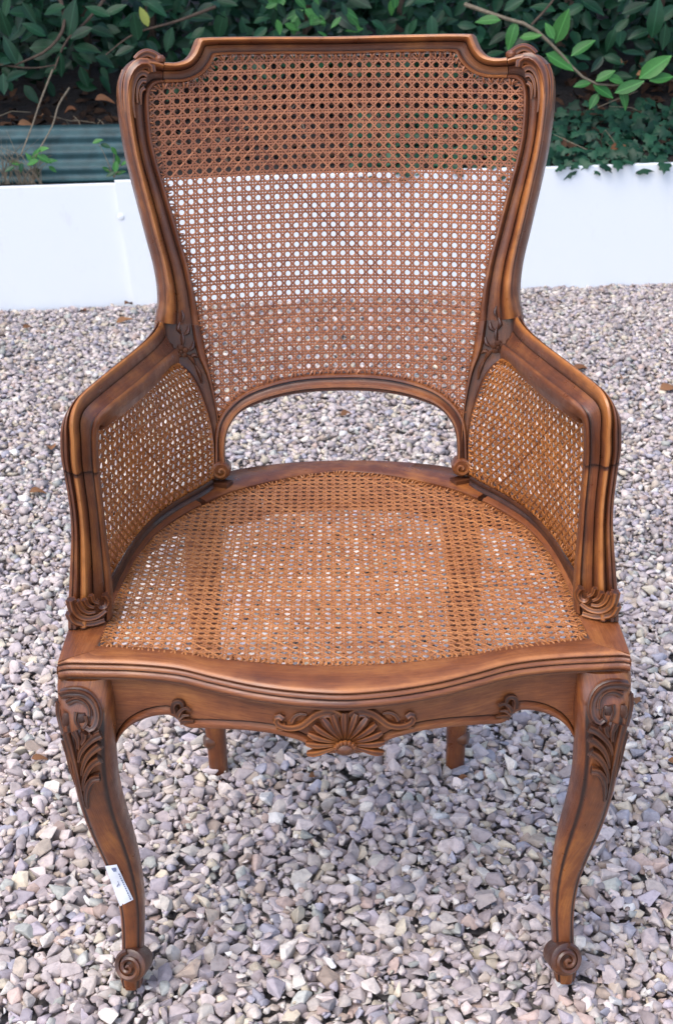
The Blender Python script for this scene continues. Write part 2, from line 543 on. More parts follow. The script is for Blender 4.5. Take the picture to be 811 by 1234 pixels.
HX, HY, HZ, HS, HYAW, HT, HV = [np.concatenate([a, b_]) for a, b_ in zip(_h1, _h2)]
_mask = (np.arange(grid.shape[0])[:, None] * GR + GX0 > -1)
zref = float(np.median(grid[200:-200, 100:750]))
HZ = HZ - zref; grid -= zref
HC = PALETTE[rng.choice(len(PALETTE), len(HX), p=PW)] * rng.uniform(.76, 1.28, (len(HX), 1)) * np.array([1.09, 1.06, 1.025])
def rotmats(yaw, tilt):
    c, s = np.cos(yaw), np.sin(yaw); a, b = tilt[:, 0], tilt[:, 1]
    Rz = np.zeros((len(yaw), 3, 3)); Rz[:, 0, 0] = c; Rz[:, 0, 1] = -s; Rz[:, 1, 0] = s; Rz[:, 1, 1] = c; Rz[:, 2, 2] = 1
    Rx = np.zeros_like(Rz); Rx[:, 0, 0] = 1; Rx[:, 1, 1] = np.cos(a); Rx[:, 1, 2] = -np.sin(a); Rx[:, 2, 1] = np.sin(a); Rx[:, 2, 2] = np.cos(a)
    Ry = np.zeros_like(Rz); Ry[:, 1, 1] = 1; Ry[:, 0, 0] = np.cos(b); Ry[:, 0, 2] = np.sin(b); Ry[:, 2, 0] = -np.sin(b); Ry[:, 2, 2] = np.cos(b)
    return Ry @ Rx @ Rz
RM = rotmats(HYAW, HT)
# which lie on top and show largest
gi = np.clip(((HX - GX0) / GR).astype(int), 0, grid.shape[0] - 1); gj = np.clip(((HY - GY0) / GR).astype(int), 0, grid.shape[1] - 1)
on_top = HZ + HS * .4 > grid[gi, gj] - .001
vis_depth = HY * math.cos(PITCH) + (CAM_H - HZ) * math.sin(PITCH)
uu = HX / vis_depth * FOC; vv = (-(HZ - CAM_H) * math.cos(PITCH) - HY * math.sin(PITCH)) / vis_depth * FOC
inview = (np.abs(uu) < 400) & (vv < 610) & (vv > -260)
score = np.where(on_top & inview, HS / vis_depth, 0)
big = np.argsort(-score)[:290]
isbig = np.zeros(len(HX), bool); isbig[big] = True
buried = HZ + HS * .5 < grid[gi, gj] - .022
near = (HY < 2.15) & (np.abs(HX) < .95) & (HS > .0055)
allV, allF, allC, off = [], [], [], 0
for use_near, variants in ((True, NEARV), (False, FARV)):
    for k in range(26):
        sel = np.where((HV == k) & (near == use_near) & ~isbig & ~buried)[0]
        if len(sel) == 0: continue
        V, F = variants[k]
        P = np.einsum('nij,vj->nvi', RM[sel], V) * HS[sel][:, None, None] + np.stack([HX[sel], HY[sel], HZ[sel]], 1)[:, None, :]
        allV.append(P.reshape(-1, 3)); allC.append(np.repeat(HC[sel], len(V), 0))
        allF.append((F[None] + (np.arange(len(sel)) * len(V))[:, None, None] + off).reshape(-1, 3)); off += len(sel) * len(V)
AV = np.concatenate(allV); AF = np.concatenate(allF); AC = np.concatenate(allC)
me = bpy.data.meshes.new('gravel')
me.vertices.add(len(AV)); me.vertices.foreach_set('co', AV.astype(np.float32).ravel())
me.loops.add(AF.size); me.loops.foreach_set('vertex_index', AF.astype(np.int32).ravel())
me.polygons.add(len(AF)); me.polygons.foreach_set('loop_start', np.arange(0, AF.size, 3, dtype=np.int32))
me.update(calc_edges=True); print('gravel tris', len(AF))
ca = me.attributes.new('stone_colour', 'FLOAT_COLOR', 'POINT')
ca.data.foreach_set('color', np.concatenate([AC, np.ones((len(AC), 1))], 1).astype(np.float32).ravel())
me.materials.append(M_STONE_A)
gravel = bpy.data.objects.new('gravel', me); COL.objects.link(gravel)
tag(gravel, kind='stuff', label='pale grey and lilac gravel covering the ground', cat='gravel')
stone_meshes = []
for k, (V, F) in enumerate(NEARV):
    sm = bpy.data.meshes.new('stone'); sm.from_pydata([tuple(v) for v in V], [], [tuple(int(i) for i in f) for f in F]); sm.materials.append(M_STONE_O); stone_meshes.append(sm)
for i in big:
    o = bpy.data.objects.new('stone', stone_meshes[HV[i]]); COL.objects.link(o)
    o.parent = ground
    o.rotation_euler = Matrix([list(r_) for r_ in RM[i]]).to_euler()
    o.scale = (HS[i],) * 3
    o.location = Vector((HX[i], HY[i], HZ[i])) - WORLDPOS[ground.name]
    o.color = (*HC[i], 1)
def gz(x, y):
    i = int((x - GX0) / GR); j = int((y - GY0) / GR)
    return float(grid[max(0, i - 1):i + 2, max(0, j - 1):j + 2].max())

# ------------------------------------------------------------------ white edging boards
m_white, nt, b, f = plain('white_board', (0.80, 0.80, 0.80), 0.42, 3, 0.02)
tc = N(nt, 'ShaderNodeTexCoord')
d = noise(nt, mapping(nt, tc.outputs['Object'], (7, 7, 3)), 2.2, 6, 0.7)
dirt = ramp(nt, [(0.60, (0, 0, 0)), (0.80, (1, 1, 1))], d)
dm = N(nt, 'ShaderNodeMath', operation='MULTIPLY'); dm.inputs[1].default_value = 0.22
nt.links.new(dirt, dm.inputs[0])
nt.links.new(mixc(nt, (0.79, 0.82, 0.85), (0.52, 0.47, 0.42), dm.outputs[0]), b.inputs['Base Color'])
def board(x0, x1, y_off, top0, top1, lean0, name='edging_board'):
    t = 0.018; g = MB(); rings = []
    for i in range(13):
        k = i / 12; x = x0 + (x1 - x0) * k; top = top0 + (top1 - top0) * k + random.uniform(-.0012, .0012)
        sh = lean0 * (1 - k) ** 6
        y = wall_line(x) + y_off
        rings.append([Vector((x, y, -.05)), Vector((x - sh * .985, y, top - .004)), Vector((x - sh, y + .004, top)), Vector((x - sh, y + t - .004, top)), Vector((x - sh, y + t, top - .004)), Vector((x, y + t, -.05))])
    g.loft(rings)
    return g.build(name, m_white, angle=30)
b1 = board(-3.2, -0.672, 0.012, 0.4045, 0.404, 0)
tag(b1, 'shorter white edging board ending left of the chair back', 'board', 'white edging boards along the gravel')
b2 = board(-0.690, 3.6, -0.007, 0.4155, 0.408, 0.035)
tag(b2, 'long white edging board running behind the chair to the right', 'board', 'white edging boards along the gravel')
sc_ = MB()      # screw head with plug on the long board
p = Py(146, 261, wall_line(-.68) - .0075)
sc_.tube([p + Vector((0, .004, 0)), p + Vector((0, -.002, 0)), p + Vector((0, -.004, 0))], [.011, .011, .007], n=14)
sc_.build('screw_cap', m_white, b2)

# ================================================================== THE ARMCHAIR
chair = empty('armchair', (0, 1.32, 0))
tag(chair, 'carved wooden armchair with woven cane back, sides and seat', 'chair')

# ---- back frame
crO = [(cx(44), 44), (320, 44.3), (243, 45.6), (237, 46.6), (234, 54), (229.5, 64), (221, 72.3), (208, 75.4), (195, 74.6)]
crI = [(cx(66), 66), (335, 66.2), (266, 67.6), (260, 69), (256.5, 75.5), (251.5, 83), (242, 92), (226, 98.9), (198, 100.8)]
stO = [(193.5, 74.2), (184, 71), (172, 69), (160, 73), (150.5, 83), (145, 97), (143.6, 112), (145, 135), (149, 162), (154, 190), (161.5, 221), (170, 254), (178.5, 287), (186.5, 317), (191, 343), (192, 365), (189, 388)]
stI = [(197, 100.9), (192, 101.5), (187, 103.3), (183.3, 106.6), (181, 111), (179.8, 117), (179.6, 126), (180.6, 146), (184, 174), (190, 198), (199, 227), (209, 260), (218.5, 292), (227, 320), (233.5, 348), (238, 372), (242, 394)]
cO = [Pb(*p) for p in crO]; cI = [Pb(*p) for p in crI]
cO = [mx(p) for p in reversed(cO[1:])] + cO; cI = [mx(p) for p in reversed(cI[1:])] + cI
A, B = rails(cI, cO, 7)
# inner edge -> outer edge
MOULD = [(-.02, -.004, .5), (0.0, .002, .3), (.05, .0060, -.3), (.12, .0068, -.2), (.18, .0045, .35), (.205, .0015, .85), (.24, .0018, .55), (.34, .0022, .15), (.46, .0036, .15), (.54, .0050, .3), (.575, .0040, .85), (.61, .0068, .3), (.68, .0112, -.1), (.80, .0140, -.6), (.92, .0122, -.4), (.985, .0060, 0), (1.01, -.002, .1)]
BACKP = [(1.0, -.012), (.9, -.018), (.1, -.018), (0, -.012)]
tworail(A, B, MOULD, BACKP, nback).build('crest_rail', WOOD, chair)
sO = [Pb(*p) for p in stO]; sI = [Pb(*p) for p in stI]
A, B = rails(sI, sO, 7)
def both(mb, name, mat, angle=42):
    l = mb.build(name, mat, chair, angle=angle); r = mb.mirrored().build(name, mat, chair, angle=angle)
    return l, r
STM = [(-.02, -.004, .5), (0.0, .002, .3), (.05, .0062, 0), (.12, .0070, 0), (.17, .0045, .4), (.20, .0012, .9), (.23, .0022, .5), (.36, .0030, .1), (.47, .0050, .1), (.52, .0068, .25), (.55, .0050, .8), (.585, .0080, .3), (.66, .0130, -.3), (.76, .0156, -.65), (.84, .0148, -.2), (.875, .0120, .5), (.90, .0118, .3), (.96, .0085, 0), (1.0, .001, .1)]
stile = both(tworail(A, B, STM, BACKP, nback, wfn=lambda t: 1 - .55 * max(0, (t - .88) / .12) ** 1.5), 'back_stile', WOOD)

# ---- lower stile (carved panel between back cane and arm cane)
loO = [(189, 386.5), (189, 405), (194, 424), (203, 437), (214, 441.5), (226, 451), (236, 467), (244, 486), (251, 508), (255, 530), (256, 552), (256, 578)]
loI = [(241.8, 392), (245, 407), (247.5, 420), (250, 432), (252, 441), (254.5, 452), (257, 465), (260, 481), (262.5, 497), (265, 525), (266, 550), (267, 578)]
LOM = [(-.02, -.004, .5), (0.0, .002, .3), (.08, .0060, 0), (.17, .0062, 0), (.22, .0020, .9), (.27, .0016, .5), (.5, .0016, .25), (.74, .0018, .5), (.80, .0025, .8), (.87, .0066, .1), (.95, .0060, 0), (1.0, .001, .2)]
lO = [Pb(*p) for p in loO]; lI = [Pb(*p) for p in loI]
A, B = rails(lI, lO, 5)
splat = both(tworail(A, B, LOM, BACKP, nback), 'stile_panel', WOOD)
# carved sprig on each panel
sp = MB()
def pbl(pts, fwd=.004): return [Pb(x, y, fwd) for x, y in pts]
fc = Pb(219, 423, .003)
for k in range(5):
    a = 2 * math.pi * k / 5 + .3
    sp.blob(fc + Vector((math.cos(a) * .0056, -.0015, math.sin(a) * .0056)), (.0044, .0034, .0044), 7, 4)
sp.blob(fc + Vector((0, -.004, 0)), (.003, .003, .003), 6, 4, .3)
for pts in ([(220, 417), (221, 408), (219, 399)], [(219, 402), (215, 396), (217, 388)], [(222, 404), (227, 400), (228, 392)], [(219, 388), (221, 381), (219, 374)],
            [(213, 424), (206, 422), (199, 427)], [(209, 421), (205, 415), (199, 414)], [(225, 427), (232, 433), (236, 441)], [(230, 430), (235, 428), (239, 431)], [(236, 440), (241, 450), (244, 462)], [(228, 423), (233, 418), (234, 411)]):
    sp.tube(spline(pbl(pts), 6), lambda t: .0030 * (1 - .75 * abs(2 * t - .9)) + .0006, n=6, flat=.8)
spm = sp.mirrored()
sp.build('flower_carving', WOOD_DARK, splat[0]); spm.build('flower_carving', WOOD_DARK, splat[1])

# ---- ears: carved acanthus on the top corners
ea = MB()
def eb(pts, r, fwd=.010, st=0.0, n=9):
    ea.tube(spline([Pb(x, y, fwd) for x, y in pts], 16), r, n=20, st=st, flute=.16)
eb([(195, 73.5), (190, 70), (183, 65.5), (176, 64), (169, 67), (164, 72)], lambda t: .0058 * (1 - .35 * t) * (1 if t > .12 else .8), .006)
ea.blob(Pb(193, 71.5, .008), (.0072, .009, .0062))
eb([(184, 87), (183, 80.5), (177, 76.5), (168, 78), (160.5, 85), (155.5, 96), (153.5, 112), (154, 132), (157, 155)], lambda t: .0068 * (1 - .85 * t * t) * (.6 + .4 * min(1, t * 5)), .012)
eb([(178, 90), (173, 87), (166.5, 90), (162, 98), (160, 110), (160.5, 126), (163, 142)], lambda t: .0042 * (1 - .85 * t) + .0006, .011)
eb([(176, 97), (171, 97), (167, 103), (165.5, 113), (166, 124)], lambda t: .0034 * (1 - .8 * t) + .0005, .009)
eb([(174, 106), (170.5, 109), (169.5, 117), (170.5, 126)], lambda t: .0028 * (1 - .8 * t) + .0005, .007)
eb([(152, 86), (148.5, 96), (147, 110), (148, 128), (151, 150)], lambda t: .0042 * (1 - .8 * t) + .0005, .007)
eam = ea.mirrored()
ea.build('ear_carving', WOOD, stile[0]); eam.build('ear_carving', WOOD, stile[1])

# ---- arched rail under the back cane
arU = [(cx(449), 449), (368, 451), (329, 458.5), (295, 471.5), (273, 489), (262, 506), (258.5, 525), (258, 545), (257.5, 565)]
arL = [(cx(471), 471), (361, 474.2), (318, 484), (288, 498.5), (276, 515), (272, 530), (271.5, 543), (272, 553), (275, 566)]
aU = [Pb(*p) for p in arU]; aL = [Pb(*p) for p in arL]
aU = [mx(p) for p in reversed(aU[1:])] + aU; aL = [mx(p) for p in reversed(aL[1:])] + aL
A, B = rails(aU, aL, 7)
ARM_ = [(-.02, -.004, .5), (0, .002, .3), (.10, .0062, 0), (.22, .0066, 0), (.29, .0030, .85), (.36, .0034, .4), (.50, .0075, .1), (.62, .0110, -.3), (.74, .0112, -.3), (.80, .0080, .7), (.86, .0078, .2), (.95, .0050, 0), (1, -.001, .1)]
arch = tworail(A, B, ARM_, BACKP, nback)
arch_o = arch.build('arched_rail', WOOD, chair)
vo = MB()
c0 = Pb(266.5, 568, .012)
vx, vz = Vector((1, 0, 0)), Vector((0, REC, 1)).normalized()
vo.tube([c0 + Vector((0, .026, -.004)), c0 + Vector((0, .002, 0)), c0 + Vector((0, -.001, 0))], [.0125, .0125, .0105], n=18)
def spiral(mb, c, ax, az, nn, r0, turns, wid, start=0.0, sgn=1, st=0.0, dome=.004):
    pts, rr = [], []
    for k in range(40):
        t = k / 39; r = r0 * (1 - t) + .0006; a = start + sgn * turns * 2 * math.pi * t
        pts.append(c + ax * (math.cos(a) * r) + az * (math.sin(a) * r) + nn * (dome * t)); rr.append(wid * (1 - .45 * t))
    mb.tube(pts, rr, n=6, st=st)
spiral(vo, c0, vx, vz, Vector((0, -1, 0)), .0105, 1.4, .0026, start=1.6, sgn=1)
vom = vo.mirrored()
vo.build('volute', WOOD, arch_o); vom.build('volute', WOOD, arch_o)

# ---- back cane
inner = [Pb(*p) for p in crI] + [Pb(*p) for p in stI[1:]] + [Pb(*p) for p in loI[:9]]
bot = [Pb(*p) for p in reversed(arU[:6])]
left2d = [(p.x, p.z) for p in inner] + [(p.x, p.z) for p in bot]
poly = left2d + [(-x, z) for x, z in reversed(left2d[:-1])][:-1]
poly = offset_poly(poly, .0025)
def map_back(a, b_):
    p = Vector((a, yback(a, b_), b_))
    return p, Vector((-2 * BC * a * -1 * -1, -1, REC)).normalized()
bc = weave(poly, .0122, map_back, sy=.6, wk=1.07)
tag(bc.build('back_cane', CANE, chair), kind='stuff')

# ---- seat: cane outline and frame
seat_in = [(cx(801), 801), (340, 799), (250, 791.5), (165, 783), (127, 778), (122.5, 774), (126, 764), (134, 741), (143, 714), (165, 671), (191, 640), (232, 612.5), (278, 592), (324, 580), (370, 571), (cx(567), 567)]
si = [Pz(x, y, ZS) for x, y in seat_in]
si[0].x = 0; si[-1].x = 0
seat_cane2d = [(p.x, p.y) for p in si]
spoly = seat_cane2d + [(-x, y) for x, y in reversed(seat_cane2d[1:-1])]
cyc = sum(p[1] for p in spoly) / len(spoly)
def map_seat(a, b_):
    q = max(0, 1 - (a / .27) ** 2) * max(0, 1 - ((b_ - 1.36) / .26) ** 2)
    return Vector((a, b_, ZS - .0025 - .010 * q)), Vector((0, 0, 1))
sc2 = weave(offset_poly(spoly, .002), .0114, map_seat, sy=1.3, wk=.98)
tag(sc2.build('seat_cane', CANE_SEAT, chair), kind='stuff')
# front edge
fr = [(cx(832), 832), (380, 830.8), (346, 828), (301, 821.5), (255, 811.5), (215, 802), (164, 797), (110, 795.5), (77, 795.5), (70, 797.5)]
fe = [Pz(x, y, ZS) for x, y in fr]; fe[0].x = 0
def yfront(x):
    x = -abs(x)
    for a, b_ in zip(fe, fe[1:]):
        if b_.x <= x <= a.x: return a.y + (b_.y - a.y) * (x - a.x) / (b_.x - a.x)
    return fe[-1].y
corner = fe[-1]
post_o = Pz(83, 757, ZS)
# outer outline of the frame: front edge, side and back
side_in = [p for p in si[7:]]
outer_side = [corner, Vector((corner.x - .001, corner.y + .015, ZS)), Vector((-.299, 1.20, ZS)), Vector((-.296, 1.28, ZS)), Vector((-.283, 1.40, ZS)), Vector((-.262, 1.475, ZS)), Vector((-.225, 1.545, ZS)), Vector((-.16, 1.605, ZS)), Vector((-.08, 1.632, ZS)), Vector((0, 1.640, ZS))]
# front rail: top board + moulded edge, left corner to right corner
fsp = spline([mx(p) for p in reversed(fe[1:])] + fe, 96)
fin = spline([mx(p) for p in reversed(si[1:6])] + si[:6], None)
def fin_y(x):
    for a, b_ in zip(fin, fin[1:]):
        lo, hi = sorted((a.x, b_.x))
        if lo <= x <= hi and hi > lo: return a.y + (b_.y - a.y) * (x - a.x) / (b_.x - a.x)
    return None
rings, sts = [], []
FPROF = [(0.004, 0.0004, -.2), (.0008, -.0006, -.5), (-.0008, -.0024, -.2), (-.0004, -.0040, .3), (.0016, -.0046, .7), (.0016, -.0054, .6), (-.0012, -.0062, .2), (-.0026, -.0078, -.2), (-.0026, -.0094, 0), (-.0004, -.0104, .9), (-.0006, -.0112, .7), (-.0034, -.0122, .1), (-.0048, -.0145, -.2), (-.0046, -.0172, 0), (-.0026, -.0196, .2), (.0008, -.0208, .5), (.0018, -.0216, .95), (.0012, -.0226, .4), (.0014, -.0246, .1), (.0040, -.0264, .3), (.0075, -.0270, .4)]
for p in fsp:
    yi = fin_y(p.x)
    if yi is None: yi = 1.135 + .07 * max(0, (abs(p.x) - .262) / .035)
    yi = max(yi, p.y + .03)
    rings.append([Vector((p.x, yi + .001, ZS - .012)), Vector((p.x, yi, ZS - .001)), Vector((p.x, yi - .004, ZS + .0004)), Vector((p.x, p.y * .5 + yi * .5, ZS + .0006))] + [Vector((p.x * (1 - dy * .4), p.y + dy, ZS + dz)) for dy, dz, _ in FPROF] + [Vector((p.x, yi, ZS - .025))])
    sts.append([.3, .1, 0, 0] + [s_ for _, _, s_ in FPROF] + [.3])
fm = MB(); fm.loft(rings, sts)
front_rail = fm.build('front_rail', WOOD_TOP, chair)
# side rails and back rail (horseshoe), each from the front corner round
o_s = spline(outer_side, 70)
i_keys = [Vector((si[6].x, si[6].y + .02, ZS))] + side_in
i_keys[-1].x = 0
i_s = spline([Vector((-.262, 1.128, ZS))] + i_keys, 70)
SIDEP = [(0, -.012, .3), (0, -.0006, .2), (.04, .0008, 0), (.5, .0010, 0), (.96, .0006, 0), (1.0, -.0015, .2), (1.0, -.004, .8), (1.05, -.0075, 0), (1.06, -.014, 0), (1.0, -.018, .7), (.96, -.024, .2)]
def up(_): return Vector((0, 0, 1))
kb = 44
sd_l = tworail(i_s[:kb + 1], o_s[:kb + 1], SIDEP, [(.1, -.026)], up)
side_rails = both(sd_l, 'side_rail', WOOD_TOP)
Ai = i_s[kb + 1:] + [mx(p) for p in reversed(i_s[kb + 1:-1])]; Ao = o_s[kb + 1:] + [mx(p) for p in reversed(o_s[kb + 1:-1])]
tworail(Ai, Ao, SIDEP, [(.1, -.026)], up).build('back_rail', WOOD, chair)
# blocks that carry the back posts
bl = MB()
q = Pz(266, 588, ZS + .004)
bl.box((q.x - .002, q.y + .018, ZS + .003), (.030, .018, .006), Matrix.Rotation(R(-24), 3, 'Z'))
both(bl, 'post_block', WOOD_DARK)

# ---- arms
ar_O = [(188.5, 391), (183, 403), (173, 416), (158, 430), (141, 444), (118, 463), (96, 482), (82, 495.5), (75.5, 507), (73, 521), (73, 536), (73.8, 551), (77, 567)]
ar_I = [(216, 430), (211, 432.5), (203, 438), (190, 449), (172, 465), (152, 481.5), (134, 496), (123, 506), (118.5, 515), (116.8, 526), (116.8, 540), (117.3, 555), (118.6, 571)]
zO = [.682, .686, .691, .695, .698, .700, .700, .697]
zI = [.650, .656, .664, .672, .679, .684, .686, .682]
aO = [Pz(x, y, z) for (x, y), z in zip(ar_O, zO)]; aI = [Pz(x, y, z) for (x, y), z in zip(ar_I, zI)]
yo = aO[-1].y; yi = aI[-1].y
aO += [Py(x, y, D) for (x, y), D in zip(ar_O[8:], (yo - .0065, yo - .009, yo - .009, yo - .008, yo - .006))]
aI += [Py(x, y, D) for (x, y), D in zip(ar_I[8:], (yi - .004, yi - .006, yi - .006, yi - .005, yi - .004))]
po_O = [(77.2, 568.5), (81, 590), (84.5, 615), (86, 640), (85.3, 670), (84, 700), (83, 725), (82.5, 742), (82.5, 757)]
po_I = [(118.8, 572.5), (121, 592), (124, 617), (126.5, 642), (130, 672), (133, 700), (134.5, 720), (135, 732), (134.5, 746)]
pbO, pbI = Pz(82.5, 757, ZS + .001), Pz(134.5, 746, ZS + .001)
n_ = len(po_O)
pO = [Py(x, y, aO[-1].y + (pbO.y - aO[-1].y) * (k / (n_ - 1))) for k, (x, y) in enumerate(po_O)]
pI = [Py(x, y, aI[-1].y + (pbI.y - aI[-1].y) * (k / (n_ - 1))) for k, (x, y) in enumerate(po_I)]
ARMP = [(-.02, -.006, .5), (0.0, .001, .3), (.04, .0046, -.2), (.09, .0050, -.1), (.125, .0028, .6), (.15, .0006, .9), (.19, .0004, .3), (.27, .0012, .05), (.35, .0034, .05), (.395, .0046, .3), (.415, .0030, .9), (.44, .0062, .4), (.49, .0112, -.1), (.56, .0142, -.7), (.63, .0136, -.6), (.69, .0098, 0), (.72, .0066, .9), (.745, .0072, .6), (.79, .0092, .1), (.85, .0084, .1), (.885, .0056, .85), (.91, .0058, .4), (.96, .0044, 0), (.99, .0020, 0), (1.01, -.004, .1)]
ARMB = [(1.02, -.014), (.9, -.024), (.25, -.024), (0, -.014)]
A, B = rails(aI + pI[1:], aO + pO[1:], 7)
cut = min(range(len(B)), key=lambda k: (B[k] - aO[-1]).length)
def relax(C, i0, i1, it):
    for _ in range(it):
        D = [p.copy() for p in C]
        for k in range(i0, i1): C[k] = D[k] * .5 + (D[k - 1] + D[k + 1]) * .25
relax(B, int(cut * .55), cut + 8, 14); relax(A, int(cut * .55), cut + 8, 10)
def ring_frames(A, B):
    out = []
    n = len(A)
    for k in range(n):
        k0, k1 = max(0, k - 6), min(n - 1, k + 6)
        w = B[k] - A[k]; t = A[k1] + B[k1] - A[k0] - B[k0]
        nn = t.cross(w).normalized()
        if nn.dot(Vector((0, -.75, .66))) < 0: nn = -nn
        nn.x *= .1
        out.append(nn.normalized())
    return out
FR = ring_frames(A, B)
def arm_piece(i0, i1, back):
    mb = MB(); rings = []; sts = []
    for k in range(i0, i1):
        a, w, nn = A[k], B[k] - A[k], FR[k]
        q_ = max(0, min(1, (cut * .80 - k) / (cut * .25))); q_ = .16 * q_ * q_ * (3 - 2 * q_)
        def sh_(x): return x * (1 + q_ / .41) if x < .41 else x + q_ if x <= .70 else x + q_ * max(0, 1 - x) / .3
        rings.append([a + w * sh_(s_) + nn * h for s_, h, _ in ARMP] + [a + w * s_ + nn * h for s_, h in back])
        sts.append([(.85 if k in (i0, i1 - 1) else x) for _, _, x in ARMP] + [.2] * len(back))
    mb.loft(rings, sts); return mb
arm_rail = both(arm_piece(0, cut, ARMB), 'arm_rail', WOOD)
for A_ in (A, B):      # a hair's breadth open joint
    A_[cut] = A_[cut].lerp(A_[cut - 1], .78)
FR[cut] = FR[cut - 1]
arm_post = both(arm_piece(cut, len(A), [(1.02, -.014), (.9, -.030), (.2, -.030), (0, -.014)]), 'arm_post', WOOD)
# carved leaf at the foot of each post
lf = MB()
def pst(pts, r, f=.010, n=7, st=.0):
    lf.tube(spline([Py(x, y, pbO.y + (pbI.y - pbO.y) * max(0, min(1, (x - 83) / 51)) - f) for x, y in pts], 12), r, n=20, st=st, flute=.16)
pst([(127, 716), (131, 722), (129, 730), (122, 733), (117, 728), (120, 722)], lambda t: .0042 * (1 - .5 * t), .008)
pst([(86, 722), (89, 735), (97, 743), (108, 745), (119, 742), (128, 735)], lambda t: .0052 * (1 - .5 * t), .010)
pst([(84, 738), (90, 748), (100, 751), (112, 751), (126, 747)], lambda t: .0046 * (1 - .3 * t), .008)
pst([(93, 724), (98, 733), (106, 738), (115, 737)], lambda t: .0038 * (1 - .5 * t), .012)
pst([(102, 722), (106, 729), (113, 732)], lambda t: .0032 * (1 - .4 * t), .013)
pst([(110, 717), (113, 724), (119, 727)], lambda t: .0030 * (1 - .4 * t), .012)
lfm = lf.mirrored()
lf.build('leaf_carving', WOOD, arm_post[0]); lfm.build('leaf_carving', WOOD, arm_post[1])

# ---- arm panels: patch between seat edge, arm rail, post and back stile
bot_px = [(134.5, 700), (143, 684), (159.5, 655), (182, 627), (210, 604.5), (246, 583.5), (256, 576)]
top_px = [(117, 517), (126, 508), (144, 493), (164, 476), (190, 453), (205, 441), (213, 438)]
fro_px = [(117, 517), (117, 540), (118, 562), (121, 595), (125, 630), (130, 668), (134.5, 700)]
rea_px = [(213, 438), (226, 450), (235, 465), (243, 484), (251, 508), (255.5, 540), (256, 576)]
bC = spline([Pz(x, y, ZS + .012) for x, y in bot_px], 41)
zT = [.672, .675, .674, .671, .663, .655, .648]
tC = spline([Pz(x, y, z) for (x, y), z in zip(top_px, zT)], 41)
def lin_to(P0, P1, px):
    out = []
    m = len(px) - 1
    for k, (x, y) in enumerate(px):
        out.append(Py(x, y, P0.y + (P1.y - P0.y) * k / m))
    out[0] = P0; out[-1] = P1; return out
fC = spline(lin_to(tC[0], bC[0], fro_px), 41)
rC = spline(lin_to(tC[-1], bC[-1], rea_px), 41)
def ev(C, t):
    t = min(1, max(0, t)) * 40; i = min(39, int(t)); return C[i].lerp(C[i + 1], t - i)
PL = sum((a - b_).length for a, b_ in zip(bC, bC[1:])) * .5 + sum((a - b_).length for a, b_ in zip(tC, tC[1:])) * .5
PHT = sum((a - b_).length for a, b_ in zip(fC, fC[1:])) * .5 + sum((a - b_).length for a, b_ in zip(rC, rC[1:])) * .5
def coons(a, b_):
    s_ = min(1, max(0, a / PL)); t = min(1, max(0, 1 - b_ / PHT))      # t: 0 top, 1 bottom
    T, Bm, Fr, Re = ev(tC, s_), ev(bC, s_), ev(fC, t), ev(rC, t)
    bil = tC[0] * ((1 - s_) * (1 - t)) + tC[-1] * (s_ * (1 - t)) + bC[0] * ((1 - s_) * t) + bC[-1] * (s_ * t)
    return T * (1 - t) + Bm * t + Fr * (1 - s_) + Re * s_ - bil
def map_arm(a, b_):
    p = coons(a, b_); e = .004
    a0, b0 = min(max(a, e), PL - e), min(max(b_, e), PHT - e)
    du = coons(a0 + e, b0) - coons(a0 - e, b0); dv = coons(a0, b0 + e) - coons(a0, b0 - e)
    n = du.cross(dv)
    n = n.normalized() if n.length > 1e-12 else Vector((1, 0, 0))
    if n.x < 0: n = -n
    return p - n * (.0070 - .0062 * min(1, max(0, a / PL)) ** .8), n
rect = [(-.001, -.001), (PL + .001, -.001), (PL + .001, PHT + .001), (-.001, PHT + .001)]
rect = [(PL * k / 20, -.001) for k in range(20)] + [(PL, PHT * k / 20) for k in range(20)] + [(PL * (1 - k / 20), PHT) for k in range(20)] + [(0, PHT * (1 - k / 20)) for k in range(20)]
rect = [(min(PL - 1e-4, max(1e-4, x + random.uniform(-1e-5, 1e-5))), min(PHT - 1e-4, max(1e-4, y))) for x, y in rect]
ac = weave(rect, .0122, map_arm, inset=.004, wk=1.2)
acm = ac.mirrored()
for mb_ in (ac, acm):
    tag(mb_.build('arm_cane', ARMCANE, chair), kind='stuff')
# rail along the foot of each arm panel
br = MB(); rings = []
seat_edge = spline([Pz(x, y, ZS) for x, y in [(138, 735), (143, 714), (164, 671), (190, 640), (231, 612.5), (262, 597)]], 36)
bk = spline([p.copy() for p in bC], 36)
for k in range(36):
    a, b_ = bk[k], seat_edge[k]
    w = (b_ - a); w.z = 0; w = w.normalized() if w.length > 1e-6 else Vector((1, 0, 0))
    c_ = Vector((a.x, a.y, ZS))
    rings.append([c_ + w * -.014 + Vector((0, 0, .001)), c_ + w * -.014 + Vector((0, 0, .012)), c_ + w * -.002 + Vector((0, 0, .0135)), c_ + w * .004 + Vector((0, 0, .0125)), c_ + w * .0065 + Vector((0, 0, .009)), c_ + w * .0055 + Vector((0, 0, .006)), c_ + w * .0095 + Vector((0, 0, .0045)), c_ + w * .0115 + Vector((0, 0, .001))])
br.loft(rings, [.3, .2, 0, 0, .1, .9, .1, .4])
both(br, 'arm_base_rail', WOOD_DARK)

